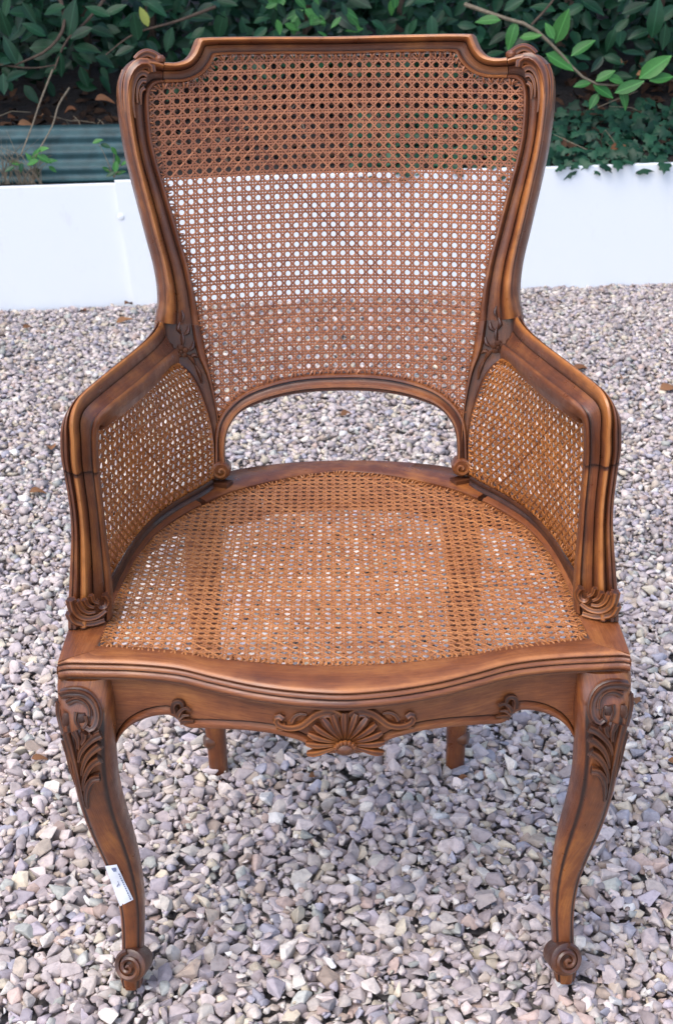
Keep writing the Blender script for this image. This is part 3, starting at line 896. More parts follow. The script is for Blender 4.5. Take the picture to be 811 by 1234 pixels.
# ---- apron with shaped lower edge
ap_lo = [(cx(905), 905), (400, 907), (388, 905), (374, 898), (360, 891), (333, 884), (305, 880), (278, 878), (245, 876.5), (228, 876), (220, 872.5), (213, 865), (206, 861), (192, 861), (178, 864), (165, 869.5), (155, 876), (146, 886), (140, 898)]
def Pfront(x, y, inset=.010):
    D = 1.08
    for _ in range(10):
        p = Py(x, y, D); D = yfront(p.x) + inset
    return Py(x, y, D)
lo = [Pfront(x, y) for x, y in ap_lo]; lo[0].x = 0
lo = spline(lo, 54)
ztop = ZS - .024
full = [mx(p) for p in reversed(lo[1:])] + lo
rings, sts = [], []
for p in full:
    y = yfront(p.x) + .010
    H_ = ztop - p.z
    rings.append([Vector((p.x, y, ztop)), Vector((p.x, y + .0005, ztop - H_ * .3)), Vector((p.x, y + .0010, ztop - H_ * .6)), Vector((p.x, y + .001, p.z + .0105)), Vector((p.x, y + .0030, p.z + .0088)), Vector((p.x, y + .0008, p.z + .0075)), Vector((p.x, y - .0022, p.z + .0060)), Vector((p.x, y - .0028, p.z + .0030)), Vector((p.x, y - .0012, p.z)), Vector((p.x, y + .012, p.z - .001)), Vector((p.x, y + .022, p.z + .002)), Vector((p.x, y + .022, ztop))])
    sts.append([.2, 0, 0, .15, .9, .3, 0, 0, .1, .2, .3, .2])
am = MB(); am.loft(rings, sts)
apron = am.build('front_apron', WOOD_TOP, chair)
# shell, scrolls and little leaves on the apron
sh = MB()
hub = Pfront(cx(899), 899, .006); hub.x = 0
for k in range(13):
    a = math.pi * (-.08 + 1.16 * k / 12)
    rx, rz = .0400, .042
    tip = Vector((-math.cos(a) * rx, 0, math.sin(a) * rz))
    pts = []
    for j in range(6):
        t = .22 + .78 * j / 5
        P = hub + tip * t; P.y = yfront(P.x) + .010 - .0060 * math.sin(math.pi * min(1, t * .62)) * 1.0
        pts.append(P)
    sh.tube(pts, [.0012, .0022, .0030, .0038, .0042, .0026], n=20, flute=.12)
sh.blob(hub + Vector((0, -.003, -.001)), (.0115, .007, .0075), 10, 6, .4)
for k in range(7):
    a = math.pi * (.1 + .8 * k / 6)
    sh.blob(hub + Vector((-math.cos(a) * .010, -.006, math.sin(a) * .0085)), (.0028, .0028, .0028), 6, 4)
sh.build('shell_carving', WOOD, apron)
scl = MB()
def ap(pts, r, ins=.006, n=8, mb=scl):
    mb.tube(spline([Pfront(x, y, ins + .0015) for x, y in pts], 24), r, n=20, flute=.12)
ap([(410, 861), (404, 857), (394, 856), (383, 859.5), (374, 866), (365, 873), (354, 876), (343, 875), (335, 871), (333, 866), (337, 863), (341, 866)], lambda t: .0050 * (1 - .25 * t), .007)
ap([(388, 866), (392, 862), (398, 862), (400, 866)], .0032, .005)
ap([(346, 872), (341, 878), (333, 879)], lambda t: .003 * (1 - .6 * t), .007)
ap([(352, 869), (356, 863), (363, 860), (370, 861)], lambda t: .003 * (1 - .6 * t) + .0004, .008)
sclm = scl.mirrored()
scl.build('scroll_carving', WOOD, apron); sclm.build('scroll_carving', WOOD, apron)
lv = MB()
ap([(211, 858), (210, 850), (213, 845.5), (219, 846), (221, 851)], lambda t: .0042 * (1 - .4 * t), .006, mb=lv)
ap([(216, 862), (219, 856), (225, 853), (230, 856)], lambda t: .0038 * (1 - .6 * t), .006, mb=lv)
ap([(219, 869), (225, 868), (234, 869)], lambda t: .0042 * (1 - .7 * t), .007, mb=lv)
ap([(217, 866), (222, 862), (229, 862)], lambda t: .0036 * (1 - .7 * t), .006, mb=lv)
lvm = lv.mirrored()
lv.build('scroll_leaf', WOOD_DARK, apron); lvm.build('scroll_leaf', WOOD_DARK, apron)
# side aprons
sa = MB(); rings = []
for k in range(6, 58):
    p = o_s[k]; t = (o_s[k + 1] - o_s[k - 1]).normalized(); nrm = Vector((-t.y, t.x, 0))
    if nrm.x > 0 and p.x < -.1: nrm = -nrm
    if nrm.dot(p - Vector((0, 1.36, ZS))) < 0: nrm = -nrm
    f_ = (k - 6) / 51; zl = .385 + .030 * math.sin(math.pi * f_) - .008 * math.sin(3 * math.pi * f_)
    q0 = p - nrm * .010; q1 = p - nrm * .030
    rings.append([Vector((q0.x, q0.y, ZS - .025)), Vector((q0.x, q0.y, zl + .008)), Vector((q0.x, q0.y, zl)), Vector((q1.x, q1.y, zl)), Vector((q1.x, q1.y, ZS - .025))])
sa.loft(rings, [0, 0, .1, .2, .2])
both(sa, 'side_apron', WOOD)
ba = MB(); rings = []
bo = o_s[58:] + [mx(p) for p in reversed(o_s[58:-1])]
for k, p in enumerate(bo):
    q0 = p - Vector((0, .010, 0)); q1 = p - Vector((0, .030, 0)); zl = .392
    rings.append([Vector((q0.x, q0.y, ZS - .025)), Vector((q0.x, q0.y, zl)), Vector((q1.x, q1.y, zl)), Vector((q1.x, q1.y, ZS - .025))])
ba.loft(rings); ba.build('back_apron', WOOD, chair)

# ---- front legs
rows = [(821, 71, 134.5), (835, 70, 135), (850, 71, 136), (864, 73.5, 136.5), (880, 76.5, 138), (898, 79, 139.5), (925, 84, 142.5), (950, 90, 147), (975, 96.5, 152.5), (1000, 105, 159), (1021, 114, 165.5), (1045, 126, 171.5), (1067, 136, 175.5), (1085, 141.5, 177.7), (1108, 146, 178.7), (1130, 147.5, 178.5), (1150, 148, 178), (1170, 147, 178), (1185, 146, 178.5), (1195, 149, 177)]
yl = [1.106, 1.101, 1.094, 1.088, 1.083, 1.080, 1.080, 1.080, 1.088, 1.096, 1.102, 1.107, 1.110, 1.111, 1.110, 1.107, 1.103, 1.099, 1.097, 1.097]
dp = [.044, .046, .050, .056, .062, .062, .060, .057, .054, .051, .048, .044, .041, .039, .037, .036, .036, .037, .038, .036]
def leg_front(v):
    for (r0, y0), (r1, y1) in zip(zip(rows, yl), zip(rows[1:], yl[1:])):
        if r0[0] <= v <= r1[0]: return y0 + (y1 - y0) * (v - r0[0]) / (r1[0] - r0[0])
    return yl[0] if v < rows[0][0] else yl[-1]
NL = 52
lg = MB(); rings = []; sts = []
key = []
for (v, xo, xi), y0, d_ in zip(rows, yl, dp):
    a, b_ = Py(xo, v, y0 + d_ * .30), Py(xi, v, y0 + d_ * (.25 + .60 * max(0, min(1, (v - 885) / 80))))
    m_ = Py((xo + xi) / 2, v, y0)
    key.append((Vector(((a.x + b_.x) / 2, y0 + d_ / 2, m_.z)), Vector(((b_.x - a.x) / 2, d_ / 2, 0))))
kc = spline([k[0] for k in key], None)[::3]; kw = spline([k[1] + Vector((0, 0, k_i * .02)) for k_i, k in enumerate(key)], None)[::3]
cnt = min(len(kc), len(kw))
for k in range(cnt):
    c_, w_ = kc[k], kw[k]
    fk = k / (cnt - 1)
    gd = 1.0 if fk > .14 else 0.0
    ring, st_ = [], []
    for i in range(NL):
        a = 2 * math.pi * i / NL + math.pi / 2
        ca_, sa_ = math.cos(a), math.sin(a)
        e = 2 / 3.0
        px = math.copysign(abs(ca_) ** e, ca_); py = math.copysign(abs(sa_) ** e, sa_)
        kx = 1.0; s0 = 0
        # front face runs between two cut lines and stands a little proud
        if sa_ < -.35 and gd:
            fx = abs(px)
            if .56 < fx < .70: kx = .91; s0 = .95
            elif fx <= .56: kx = 1.0; s0 = -.15
            else: kx = .97
        p = Vector((c_.x + px * w_.x, c_.y + py * w_.y * kx, c_.z))
        ring.append(p); st_.append(s0)
    rings.append(ring); sts.append(st_)
lg.loft(rings, sts)
legs = both(lg, 'leg', WOOD, angle=50)
# scroll foot
ft = MB()
fc_ = Py(157, 1164, 1.090)
nn = Vector((-.28, -.86, .42)).normalized(); ax = Vector((0, 0, 1)).cross(nn).normalized() * -1; az = nn.cross(ax).normalized()
if az.z < 0: az = -az
ax = az.cross(nn)
ft.tube([fc_ - nn * .030, fc_ - nn * .006, fc_ - nn * .001, fc_ + nn * .0005], [.0155, .0195, .0190, .0165], n=24)
spiral(ft, fc_ + nn * .0005, ax, az, nn, .0165, 2.1, .0036, start=1.9, sgn=1, dome=.007)
ftm = ft.mirrored()
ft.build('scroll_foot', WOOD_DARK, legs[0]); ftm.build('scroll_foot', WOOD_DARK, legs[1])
# knee carving
kn = MB()
def leg_pt(x, v, emb):
    y0 = leg_front(v)
    r = None
    for (r0, r1) in zip(rows, rows[1:]):
        if r0[0] <= v <= r1[0]:
            k = (v - r0[0]) / (r1[0] - r0[0]); xo = r0[1] + (r1[1] - r0[1]) * k; xi = r0[2] + (r1[2] - r0[2]) * k
            f_ = max(-1, min(1, (x - (xo + xi) / 2) / ((xi - xo) / 2)))
            y0 += .03 * (1 - (1 - abs(f_) ** 3) ** (1 / 3)) * .8
    return Py(x, v, y0 - emb)
def kb_(pts, r, emb=.001, n=8, st=0.0):
    kn.tube(spline([leg_pt(x, v, emb) for x, v in pts], 16), r, n=20, st=st, flute=.17)
kb_([(76, 836), (84, 834), (96, 834), (107, 838), (115, 847), (119, 860), (117, 873), (110, 880), (104, 876)], lambda t: .0055 * (1 - .35 * t), .002)
kb_([(82, 846), (92, 842), (102, 845), (108, 853), (109, 863)], lambda t: .0040 * (1 - .4 * t), .002)
kn.blob(leg_pt(99, 867, -.003), (.0085, .0050, .0100), 10, 6, .35)
kb_([(93, 858), (92, 868), (96, 877)], lambda t: .0030 * (1 - .5 * t), .001)
kb_([(105, 862), (106, 870), (101, 878)], lambda t: .0030 * (1 - .5 * t), .001)
kn.blob(leg_pt(82, 868, -.003), (.0060, .0050, .0120), 9, 6, .2)
kb_([(74, 845), (73.5, 858), (76, 872), (79, 884)], lambda t: .0050 * (1 - .3 * t), .000)
kb_([(122, 884), (114, 888), (105, 896), (98, 906), (95, 918)], lambda t: .0056 * (1 - .7 * t), .003)
kb_([(121, 897), (114, 902), (106, 911), (101, 923), (99, 934)], lambda t: .0054 * (1 - .7 * t), .003)
kb_([(121, 914), (114, 918), (107, 927), (102, 940), (101, 952)], lambda t: .0054 * (1 - .7 * t), .003)
kb_([(121, 936), (114, 937), (108, 944), (105, 956), (106, 974)], lambda t: .0052 * (1 - .75 * t), .003)
kb_([(83, 882), (87, 897), (91, 914), (95, 932), (99, 952), (103, 972)], lambda t: .0058 * (1 - .75 * t), .002)
kb_([(92, 880), (96, 890), (96, 902)], lambda t: .0050 * (1 - .5 * t), .003)
kb_([(80, 890), (84, 908), (87, 926), (92, 945)], lambda t: .0048 * (1 - .7 * t), .000)
kb_([(104, 883), (103, 890), (99, 897)], lambda t: .0046 * (1 - .5 * t), .004)
kb_([(112, 884), (108, 890), (103, 895)], lambda t: .0036 * (1 - .5 * t), .004)
knm = kn.mirrored()
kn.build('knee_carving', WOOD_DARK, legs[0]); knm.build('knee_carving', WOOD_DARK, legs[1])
# ---- back legs
bg_ = MB(); rings = []
bkeys = [(Vector((-.190, 1.575, .435)), .026), (Vector((-.193, 1.570, .38)), .027), (Vector((-.197, 1.556, .30)), .025), (Vector((-.196, 1.546, .20)), .0215), (Vector((-.193, 1.540, .10)), .0185), (Vector((-.191, 1.537, .05)), .0165), (Vector((-.1905, 1.536, .0)), .0145), (Vector((-.190, 1.536, -.018)), .0135)]
cc = spline([k[0] for k in bkeys], 30)
for k, p in enumerate(cc):
    f_ = k / 29 * (len(bkeys) - 1); i = min(len(bkeys) - 2, int(f_)); w_ = bkeys[i][1] + (bkeys[i + 1][1] - bkeys[i][1]) * (f_ - i)
    rings.append([p + Vector((math.copysign(abs(math.cos(a)) ** .7, math.cos(a)) * w_, math.copysign(abs(math.sin(a)) ** .7, math.sin(a)) * w_, 0)) for a in [2 * math.pi * j / 16 + math.pi / 2 for j in range(16)]])
bg_.loft(rings)
blegs = both(bg_, 'leg', WOOD)
blegs[1].location.x -= .026
bv = MB()
c_ = Py(250, 893, 1.53)
nn = Vector((-.9, -.35, .1)).normalized()
bv.tube([c_ - nn * -.004, c_ + nn * .0, c_ - nn * .02], [.009, .012, .012], n=14)
bvm = bv.mirrored()
bv.build('leg_scroll', WOOD_DARK, blegs[0]); bvm.build('leg_scroll', WOOD_DARK, blegs[1])

# ---- price sticker on the left front leg
m_paper, *_ = plain('sticker_paper', (0.78, 0.80, 0.86), 0.55, 90, 0.04)
m_ink, *_ = plain('blue_grey_ink', (0.16, 0.19, 0.30), 0.7, 200, 0.3)
stc = [(127, 1044), (141, 1042), (161, 1084), (145, 1092)]
def sp_(u, v, emb):
    x = (stc[0][0] * (1 - u) + stc[1][0] * u) * (1 - v) + (stc[3][0] * (1 - u) + stc[2][0] * u) * v
    y = (stc[0][1] * (1 - u) + stc[1][1] * u) * (1 - v) + (stc[3][1] * (1 - u) + stc[2][1] * u) * v
    return Py(x, y, leg_front(y) - .0015 - emb + .006 * (1 - u) ** 3 + (.004 * (u - .6) ** 2 if u > .6 else 0))
skm = MB(); front_, back_ = [], []
gridp = [[sp_(i / 6, j / 10, .001 * math.sin(j * .9)) for i in range(7)] for j in range(11)]
skm.loft(gridp, closed=False, caps=False)
skm.loft([[p + Vector((0, .0006, 0)) for p in r_] for r_ in gridp], closed=False, caps=False)
stick = skm.build('price_sticker', m_paper, legs[0])
ink = MB()
def strip(u0, u1, v0, v1):
    ink.loft([[sp_(u0, v0, .0012 + .001 * math.sin(v0 * 9)), sp_(u1, v0, .0012 + .001 * math.sin(v0 * 9))], [sp_(u0, v1, .0012 + .001 * math.sin(v1 * 9)), sp_(u1, v1, .0012 + .001 * math.sin(v1 * 9))]], closed=False, caps=False)
strip(.45, .82, .07, .13); strip(.5, .75, .13, .17)
vv_ = .24
while vv_ < .93:
    l_ = random.uniform(.02, .05); strip(.80, .90, vv_, vv_ + l_); vv_ += l_ + .02
for k in range(5): strip(.30 + .05 * k, .34 + .05 * k, .52 - .012 * k, .56 - .012 * k)
for k in range(4): strip(.50 - .0 * k, .54, .42 + .03 * k, .445 + .03 * k)
ink.build('printed_marks', m_ink, stick, smooth=False)

# ================================================================== PLANTING BEHIND THE EDGING
def leaf_mat(name, a, b_, rough=0.32, vein=False):
    m, nt, b = new_mat(name)
    oi = N(nt, 'ShaderNodeObjectInfo'); at = N(nt, 'ShaderNodeAttribute', attribute_name='tone')
    ad = N(nt, 'ShaderNodeMath', operation='ADD'); nt.links.new(oi.outputs['Random'], ad.inputs[0]); nt.links.new(at.outputs['Fac'], ad.inputs[1])
    fr_ = N(nt, 'ShaderNodeMath', operation='FRACT'); nt.links.new(ad.outputs[0], fr_.inputs[0])
    tc = N(nt, 'ShaderNodeTexCoord'); n = noise(nt, tc.outputs['Object'], 40, 3, .6)
    col = ramp(nt, [(0, a), (1, b_)], fr_.outputs[0])
    col = mixc(nt, col, ramp(nt, [(.3, (.75, .75, .75)), (.7, (1.2, 1.2, 1.1))], n), 1.0, 'MULTIPLY')
    if vein:        # pale midrib along the leaf's own axis
        sx_ = N(nt, 'ShaderNodeSeparateXYZ'); nt.links.new(tc.outputs['Object'], sx_.inputs[0])
        ab = N(nt, 'ShaderNodeMath', operation='ABSOLUTE'); nt.links.new(sx_.outputs['X'], ab.inputs[0])
        lf_ = N(nt, 'ShaderNodeMath', operation='LESS_THAN'); lf_.inputs[1].default_value = .017; nt.links.new(ab.outputs[0], lf_.inputs[0])
        hf = N(nt, 'ShaderNodeMath', operation='MULTIPLY'); hf.inputs[1].default_value = .28; nt.links.new(lf_.outputs[0], hf.inputs[0])
        col = mixc(nt, col, tuple(min(.5, c * 2.4 + .02) for c in b_), hf.outputs[0])
    nt.links.new(col, b.inputs['Base Color'])
    b.inputs['Roughness'].default_value = rough
    b.inputs['Specular IOR Level'].default_value = 0.24
    return m
M_LAUREL = leaf_mat('laurel_leaf', (.004, .024, .013), (.012, .060, .027), .42)
M_LAUREL_V = leaf_mat('laurel_leaf_veined', (.005, .026, .014), (.014, .064, .028), .36, True)
M_BRIGHT = leaf_mat('young_leaf', (.022, .105, .026), (.06, .20, .045), .42, True)
M_IVY = leaf_mat('ivy_leaf', (.005, .030, .018), (.018, .075, .040), .45)
M_DRY = leaf_mat('dry_leaf', (.11, .042, .020), (.27, .135, .070), .75)
M_YEL = leaf_mat('yellowing_leaf', (.22, .26, .05), (.30, .32, .08), .45)
m_bark, *_ = plain('bark', (.085, .055, .038), .85, 60, .4)
m_twig, *_ = plain('dry_stalk', (.20, .16, .11), .85, 60, .3)
def leaf_shape(L, W, fold, curl, wav=0.0, seg=5, r=random):
    """a leaf along +Y with its face to +Z"""
    v, f = [], []
    for k in range(seg + 1):
        t = k / seg
        w = W * .5 * (math.sin(math.pi * (t ** .85)) ** .8 if 0 < t < 1 else .04)
        y = L * t; zc_ = -curl * L * t * t
        wz = wav * W * math.sin(t * 7)
        v += [(-w, y, zc_ + w * fold + wz), (0, y, zc_), (w, y, zc_ + w * fold - wz)]
    for k in range(seg):
        a = 3 * k
        f += [(a, a + 1, a + 4, a + 3), (a + 1, a + 2, a + 5, a + 4)]
    return v, f
def ivy_shape(L):
    pts = [(0, 0), (.34, -.12), (.46, .18), (.30, .36), (.34, .62), (.12, .66), (0, 1.0), (-.12, .66), (-.34, .62), (-.30, .36), (-.46, .18), (-.34, -.12)]
    v = [(0, .32 * L, .05 * L)] + [(x * L, y * L, -.10 * L * (abs(x) + abs(y - .3))) for x, y in pts]
    return v, [(0, 1 + i, 1 + (i + 1) % 12) for i in range(12)]
def mesh_of(name, vf, mat):
    me = bpy.data.meshes.new(name); me.from_pydata(vf[0], [], vf[1]); me.materials.append(mat)
    me.polygons.foreach_set('use_smooth', [True] * len(me.polygons)); return me
LAUREL = [leaf_shape(1, random.uniform(.40, .52), random.uniform(.15, .45), random.uniform(-.05, .3), random.uniform(0, .05)) for _ in range(8)]
def orient(dirv, face, roll=0):
    """rotation that sends +Y to dirv and +Z near face"""
    y = Vector(dirv).normalized(); z = Vector(face); z = (z - y * z.dot(y))
    z = z.normalized() if z.length > 1e-5 else y.orthogonal().normalized()
    x = y.cross(z)
    return Matrix((x, y, z)).transposed()
def leaf_obj(parent, mats_meshes, pos, dirv, face, size, name='leaf'):
    o = bpy.data.objects.new(name, random.choice(mats_meshes)); COL.objects.link(o); o.parent = parent
    o.location = Vector(pos) - WORLDPOS[parent.name]; o.rotation_euler = orient(dirv, face).to_euler(); o.scale = (size,) * 3
    return o
ML = [mesh_of('leaf', s_, M_LAUREL_V) for s_ in LAUREL]; MBr = [mesh_of('leaf', s_, M_BRIGHT) for s_ in LAUREL]; MY = [mesh_of('leaf', s_, M_YEL) for s_ in LAUREL[:2]]
MI = [mesh_of('leaf', ivy_shape(1), M_IVY)]
def soup(items, name, mat, parent=None):
    """many leaves in one mesh; items: (shape, pos, dir, face, size)"""
    V, F, T, off = [], [], [], 0
    for shp, pos, dv, fc, sz in items:
        M = orient(dv, fc) * sz
        A = np.array(shp[0]) @ np.array(M.transposed()) + np.array(pos)
        V.append(A); F += [tuple(i + off for i in f) for f in shp[1]]; off += len(A); T.append(np.full(len(A), random.random()))
    V = np.concatenate(V); c = V.mean(0)
    me = bpy.data.meshes.new(name); me.from_pydata([tuple(p) for p in V - c], [], F)
    a = me.attributes.new('tone', 'FLOAT', 'POINT'); a.data.foreach_set('value', np.concatenate(T).astype(np.float32))
    me.materials.append(mat); me.polygons.foreach_set('use_smooth', [True] * len(me.polygons))
    o = bpy.data.objects.new(name, me); COL.objects.link(o)
    if parent is not None: o.parent = parent; o.location = Vector(c) - WORLDPOS[parent.name]
    else: o.location = c
    return o
def rdir(z=0.0): return Vector((random.uniform(-1, 1), random.uniform(-1, .6), random.uniform(-.9, .5) + z))

def hang(x0, x1, n, shrub, dens_y=(4.75, 5.3), zr=(.72, 1.02)):
    """outer leaves of a shrub that face the gravel"""
    for _ in range(n):
        px = random.uniform(x0, x1); py = random.uniform(-6, 96 if random.random() < .3 else 78)
        D = random.uniform(*dens_y)
        p = Py(px, py, D)
        leaf_obj(shrub, ML, p, (random.uniform(-1, 1), random.uniform(-.6, .1), random.uniform(-1, .25)), (random.uniform(-.5, .5), -1, random.uniform(.2, 1.4)), random.uniform(.060, .105))
def branch(parent, pts, r0, r1, mat=None, name='branch', n=6):
    mb = MB(); mb.tube(spline(pts, 14), lambda t: r0 + (r1 - r0) * t, n=n); return mb.build(name, mat or m_bark, parent)
def px_leaf(parent, meshes, x, y, D, ang, Lpx, tilt=.6):
    """one leaf seen at a place with its own direction"""
    p = Py(x, y, D); s_ = Lpx * (D * .93) / FOC
    d = Vector((math.cos(R(ang)), random.uniform(-.35, .2), math.sin(R(ang))))
    p = p - d * s_ * .5
    return leaf_obj(parent, meshes, p, d, (random.uniform(-.3, .3), -1, tilt), s_)

# left shrub
s1 = empty('laurel_shrub', (-1.05, 5.0, .55))
tag(s1, 'dark broad-leaved shrub overhanging the green corrugated sheet, left of the chair', 'shrub', 'laurel shrubs behind the edging')
for x, y, a, L in [(9, 8, 250, 30), (65, 11, 190, 30), (87, 22, 75, 46), (123, 39, 340, 30), (56, 55, 8, 44), (13, 60, 110, 34), (106, 60, 350, 36), (74, 78, 265, 30), (127, 75, 330, 26), (164, 32, 95, 32), (226, 22, 60, 28), (204, 48, 250, 30), (102, 93, 285, 26), (5, 102, 270, 26), (20, 92, 20, 32), (6, 28, 100, 32), (42, 34, 140, 30), (150, 62, 200, 26), (98, 40, 200, 30), (184, 60, 300, 26), (140, 12, 20, 30), (36, 16, 300, 28), (118, 14, 160, 32), (190, 10, 330, 28), (246, 10, 200, 26)]:
    px_leaf(s1, ML, x, y, random.uniform(4.50, 4.62), a, L, random.uniform(.5, 1.3))
px_leaf(s1, MY, 174, 20, 4.5, 110, 24, .6)
hang(-90, 250, 60, s1, (4.62, 5.1))
for pts, r in (([(60, -40, 4.7), (78, 30, 4.58), (60, 58, 4.54), (20, 78, 4.55)], .009), ([(160, -50, 4.8), (110, 20, 4.62), (80, 50, 4.57), (66, 84, 4.54)], .008), ([(260, 8, 4.6), (215, 25, 4.56), (160, 42, 4.55), (128, 66, 4.54)], .006), ([(-60, 70, 4.7), (0, 78, 4.6), (40, 82, 4.58), (70, 78, 4.56)], .006)):
    branch(s1, [Py(*p) for p in pts], r, r * .35)
for xx in (-1.3, -1.0, -.75): branch(s1, [Vector((xx, 5.15, .50)), Vector((xx + .05, 5.1, .9)), Vector((xx - .05, 5.0, 1.4)), Vector((xx, 5.0, 2.0))], .022, .012, name='trunk')
# middle shrub
s2 = empty('laurel_shrub', (0.05, 5.05, .57))
tag(s2, 'dark shrub with small fresh green leaves above the chair back', 'shrub', 'laurel shrubs behind the edging')
for _ in range(46):
    px_leaf(s2, MBr if random.random() < .5 else ML, random.uniform(310, 500), random.uniform(-5, 44), random.uniform(4.5, 4.75), random.uniform(0, 360), random.uniform(14, 24), random.uniform(.4, 1.2))
hang(245, 560, 70, s2, (4.62, 5.1))
for xx in (-.15, .2): branch(s2, [Vector((xx, 5.2, .52)), Vector((xx + .05, 5.1, .9)), Vector((xx - .05, 5.0, 1.4)), Vector((xx, 5.0, 2.0))], .022, .012, name='trunk')
# right shrub
s3 = empty('laurel_shrub', (1.1, 5.1, .58))
tag(s3, 'dark shrub with one long leafy spray reaching down over the ivy, right of the chair', 'shrub', 'laurel shrubs behind the edging')
for x, y, a, L in [(588, 23, 175, 30), (616, 43, 250, 34), (640, 44, 5, 28), (662, 37, 120, 22), (677, 31, 72, 42), (702, 57, 35, 34), (674, 75, 330, 40), (701, 102, 190, 22), (729, 91, 30, 26), (743, 95, 350, 28), (727, 110, 330, 30), (715, 122, 240, 22), (758, 105, 20, 38), (789, 80, 38, 46), (752, 119, 290, 28), (797, 94, 10, 32)]:
    px_leaf(s3, MBr, x, y, 4.52, a, L, random.uniform(.6, 1.3))
branch(s3, [Py(560, 5, 4.62), Py(605, 21, 4.54), Py(637, 31, 4.52), Py(665, 54, 4.52), Py(702, 93, 4.53), Py(722, 102, 4.53), Py(775, 100, 4.55)], .0075, .003, m_twig)
branch(s3, [Py(640, 30, 4.53), Py(660, 8, 4.55), Py(680, -20, 4.6)], .004, .003)
for x, y, a, L in [(790, 22, 85, 46), (800, 45, 270, 30), (735, 48, 250, 28), (765, 10, 20, 34), (715, 10, 330, 32), (690, 12, 200, 30), (655, 8, 160, 30), (620, 5, 30, 28), (600, 45, 200, 26), (580, 12, 120, 26), (770, 40, 190, 30)]:
    px_leaf(s3, ML, x, y, random.uniform(4.55, 4.68), a, L, random.uniform(.4, 1.2))
hang(560, 900, 60, s3, (4.65, 5.2))
for xx in (.85, 1.2, 1.5): branch(s3, [Vector((xx, 5.25, .54)), Vector((xx + .05, 5.15, .9)), Vector((xx - .05, 5.05, 1.4)), Vector((xx, 5.0, 2.0))], .022, .012, name='trunk')
# the dense hedge these grow out of, above and behind what the frame shows
items = []
for _ in range(24000):
    x = random.uniform(-4.2, 4.4); y = 4.95 + random.random() ** .8 * 1.5; lowz = .86 - .05 * math.sin(x * 3)
    z = lowz + random.random() ** 1.1 * (3.3 - lowz); y -= max(0, z - 1.08) * .80  # unseen crown's height and forward lean added to keep sky light off lower leaves
    if y > 5.3 and random.random() < .35: z = random.uniform(.68, 1.05)
    items.append((random.choice(LAUREL), (x, y + .108 * x, z), rdir(), (random.uniform(-.6, .6), -.8, random.uniform(.2, 1.2)), random.uniform(.06, .10)))
for _ in range(3800):
    x = random.uniform(-2.6, 2.8); y = random.uniform(4.8, 5.7); z = random.uniform(.64, .98)
    items.append((random.choice(LAUREL), (x, y + .108 * x, z), rdir(), (random.uniform(-.8, .8), -.8, random.uniform(-.3, 1.0)), random.uniform(.05, .085)))
hedge = soup(items, 'hedge_foliage', M_LAUREL)
tag(hedge, 'dense dark evergreen hedge filling the background', 'hedge', kind='stuff')

# ivy on the bank
iv = empty('ivy', (1.0, 4.55, .45))
tag(iv, 'dark green ivy creeping over the bank above the white board, right of the chair', 'ivy')
def bank_z(x, y):
    d = y - wall_line(x)
    return float(np.interp(d, [.03, .12, .3, .55, .9, 1.5], [.385, .40, .44, .50, .60, .78]))
cand = []
for _ in range(1500):
    x = random.uniform(.05, 2.2); y = wall_line(x) + random.uniform(-.012, .55) ; z = bank_z(x, y) + random.uniform(.012, .065)
    if y < wall_line(x) + .02: z = random.uniform(.395, .425)
    cand.append((x, y, z))
vis = [c for c in cand if c[0] > .62 and c[0] < 1.35]
parts_ = set(id(c) for c in random.sample(vis, min(270, len(vis))))
it = []
for c in cand:
    dv = (random.uniform(-1, 1), random.uniform(-1, .2), random.uniform(-.7, .2)); fc = (random.uniform(-.5, .5), -.9, random.uniform(.3, 1.3)); sz = random.uniform(.030, .058)
    if id(c) in parts_: leaf_obj(iv, MI, c, dv, fc, sz)
    else: it.append((ivy_shape(1), c, dv, fc, sz))
so = soup(it, 'ivy_mass', M_IVY, iv); so['kind'] = 'stuff'

# green corrugated sheet
m_sheet, nt, b, f = plain('green_painted_sheet', (.022, .066, .074), .5, 16, .5)
sh_ = MB(); prof = []
for k in range(49):
    t = k / 48
    prof.append((.075 * t + .006 * math.sin(t * 2 * math.pi * 3.5), .425 + .165 * t))
prof = [(-.004, .417), (-.008, .423)] + prof
rings = []
for i in range(2):
    x = (-2.2, -.66)[i]
    front_ = [Vector((x, wall_line(x) + .075 + a, z - .020 * i)) for a, z in prof]
    rings.append(front_ + [p + Vector((0, .003, 0)) for p in reversed(front_)])
sh_.loft(rings)
tag(sh_.build('corrugated_sheet', m_sheet), 'dark green corrugated sheet leaning behind the shorter white board', 'sheet')
lo_ = MB(); lo_.loft([[Vector((x, wall_line(x) + .062, .36)), Vector((x, wall_line(x) + .062, .412 - .018 * i)), Vector((x, wall_line(x) + .066, .412 - .018 * i)), Vector((x, wall_line(x) + .066, .36))] for i, x in enumerate((-2.2, -.70))])
tag(lo_.build('edging_strip', m_sheet), 'narrow green strip below the corrugated sheet, just over the white board', 'strip')
lit = []
for _ in range(1500):
    x = random.uniform(-2.2, 2.0); y = wall_line(x) + random.uniform(.16, .85)
    lit.append((leaf_shape(1, .55, random.uniform(.3, .9), random.uniform(-.2, .5), .1, 3), (x, y, bank_z(x, y) + random.uniform(.0, .03)), (random.uniform(-1, 1), random.uniform(-1, 1), random.uniform(-.2, .5)), (random.uniform(-.5, .5), -.5, 1), random.uniform(.03, .07)))
M_LITTER = leaf_mat('leaf_litter', (.012, .007, .005), (.075, .036, .020), .8)
tag(soup(lit, 'leaf_litter', M_LITTER), 'dark brown leaf litter on the soil under the hedge', 'leaf litter', kind='stuff')
tw = MB()
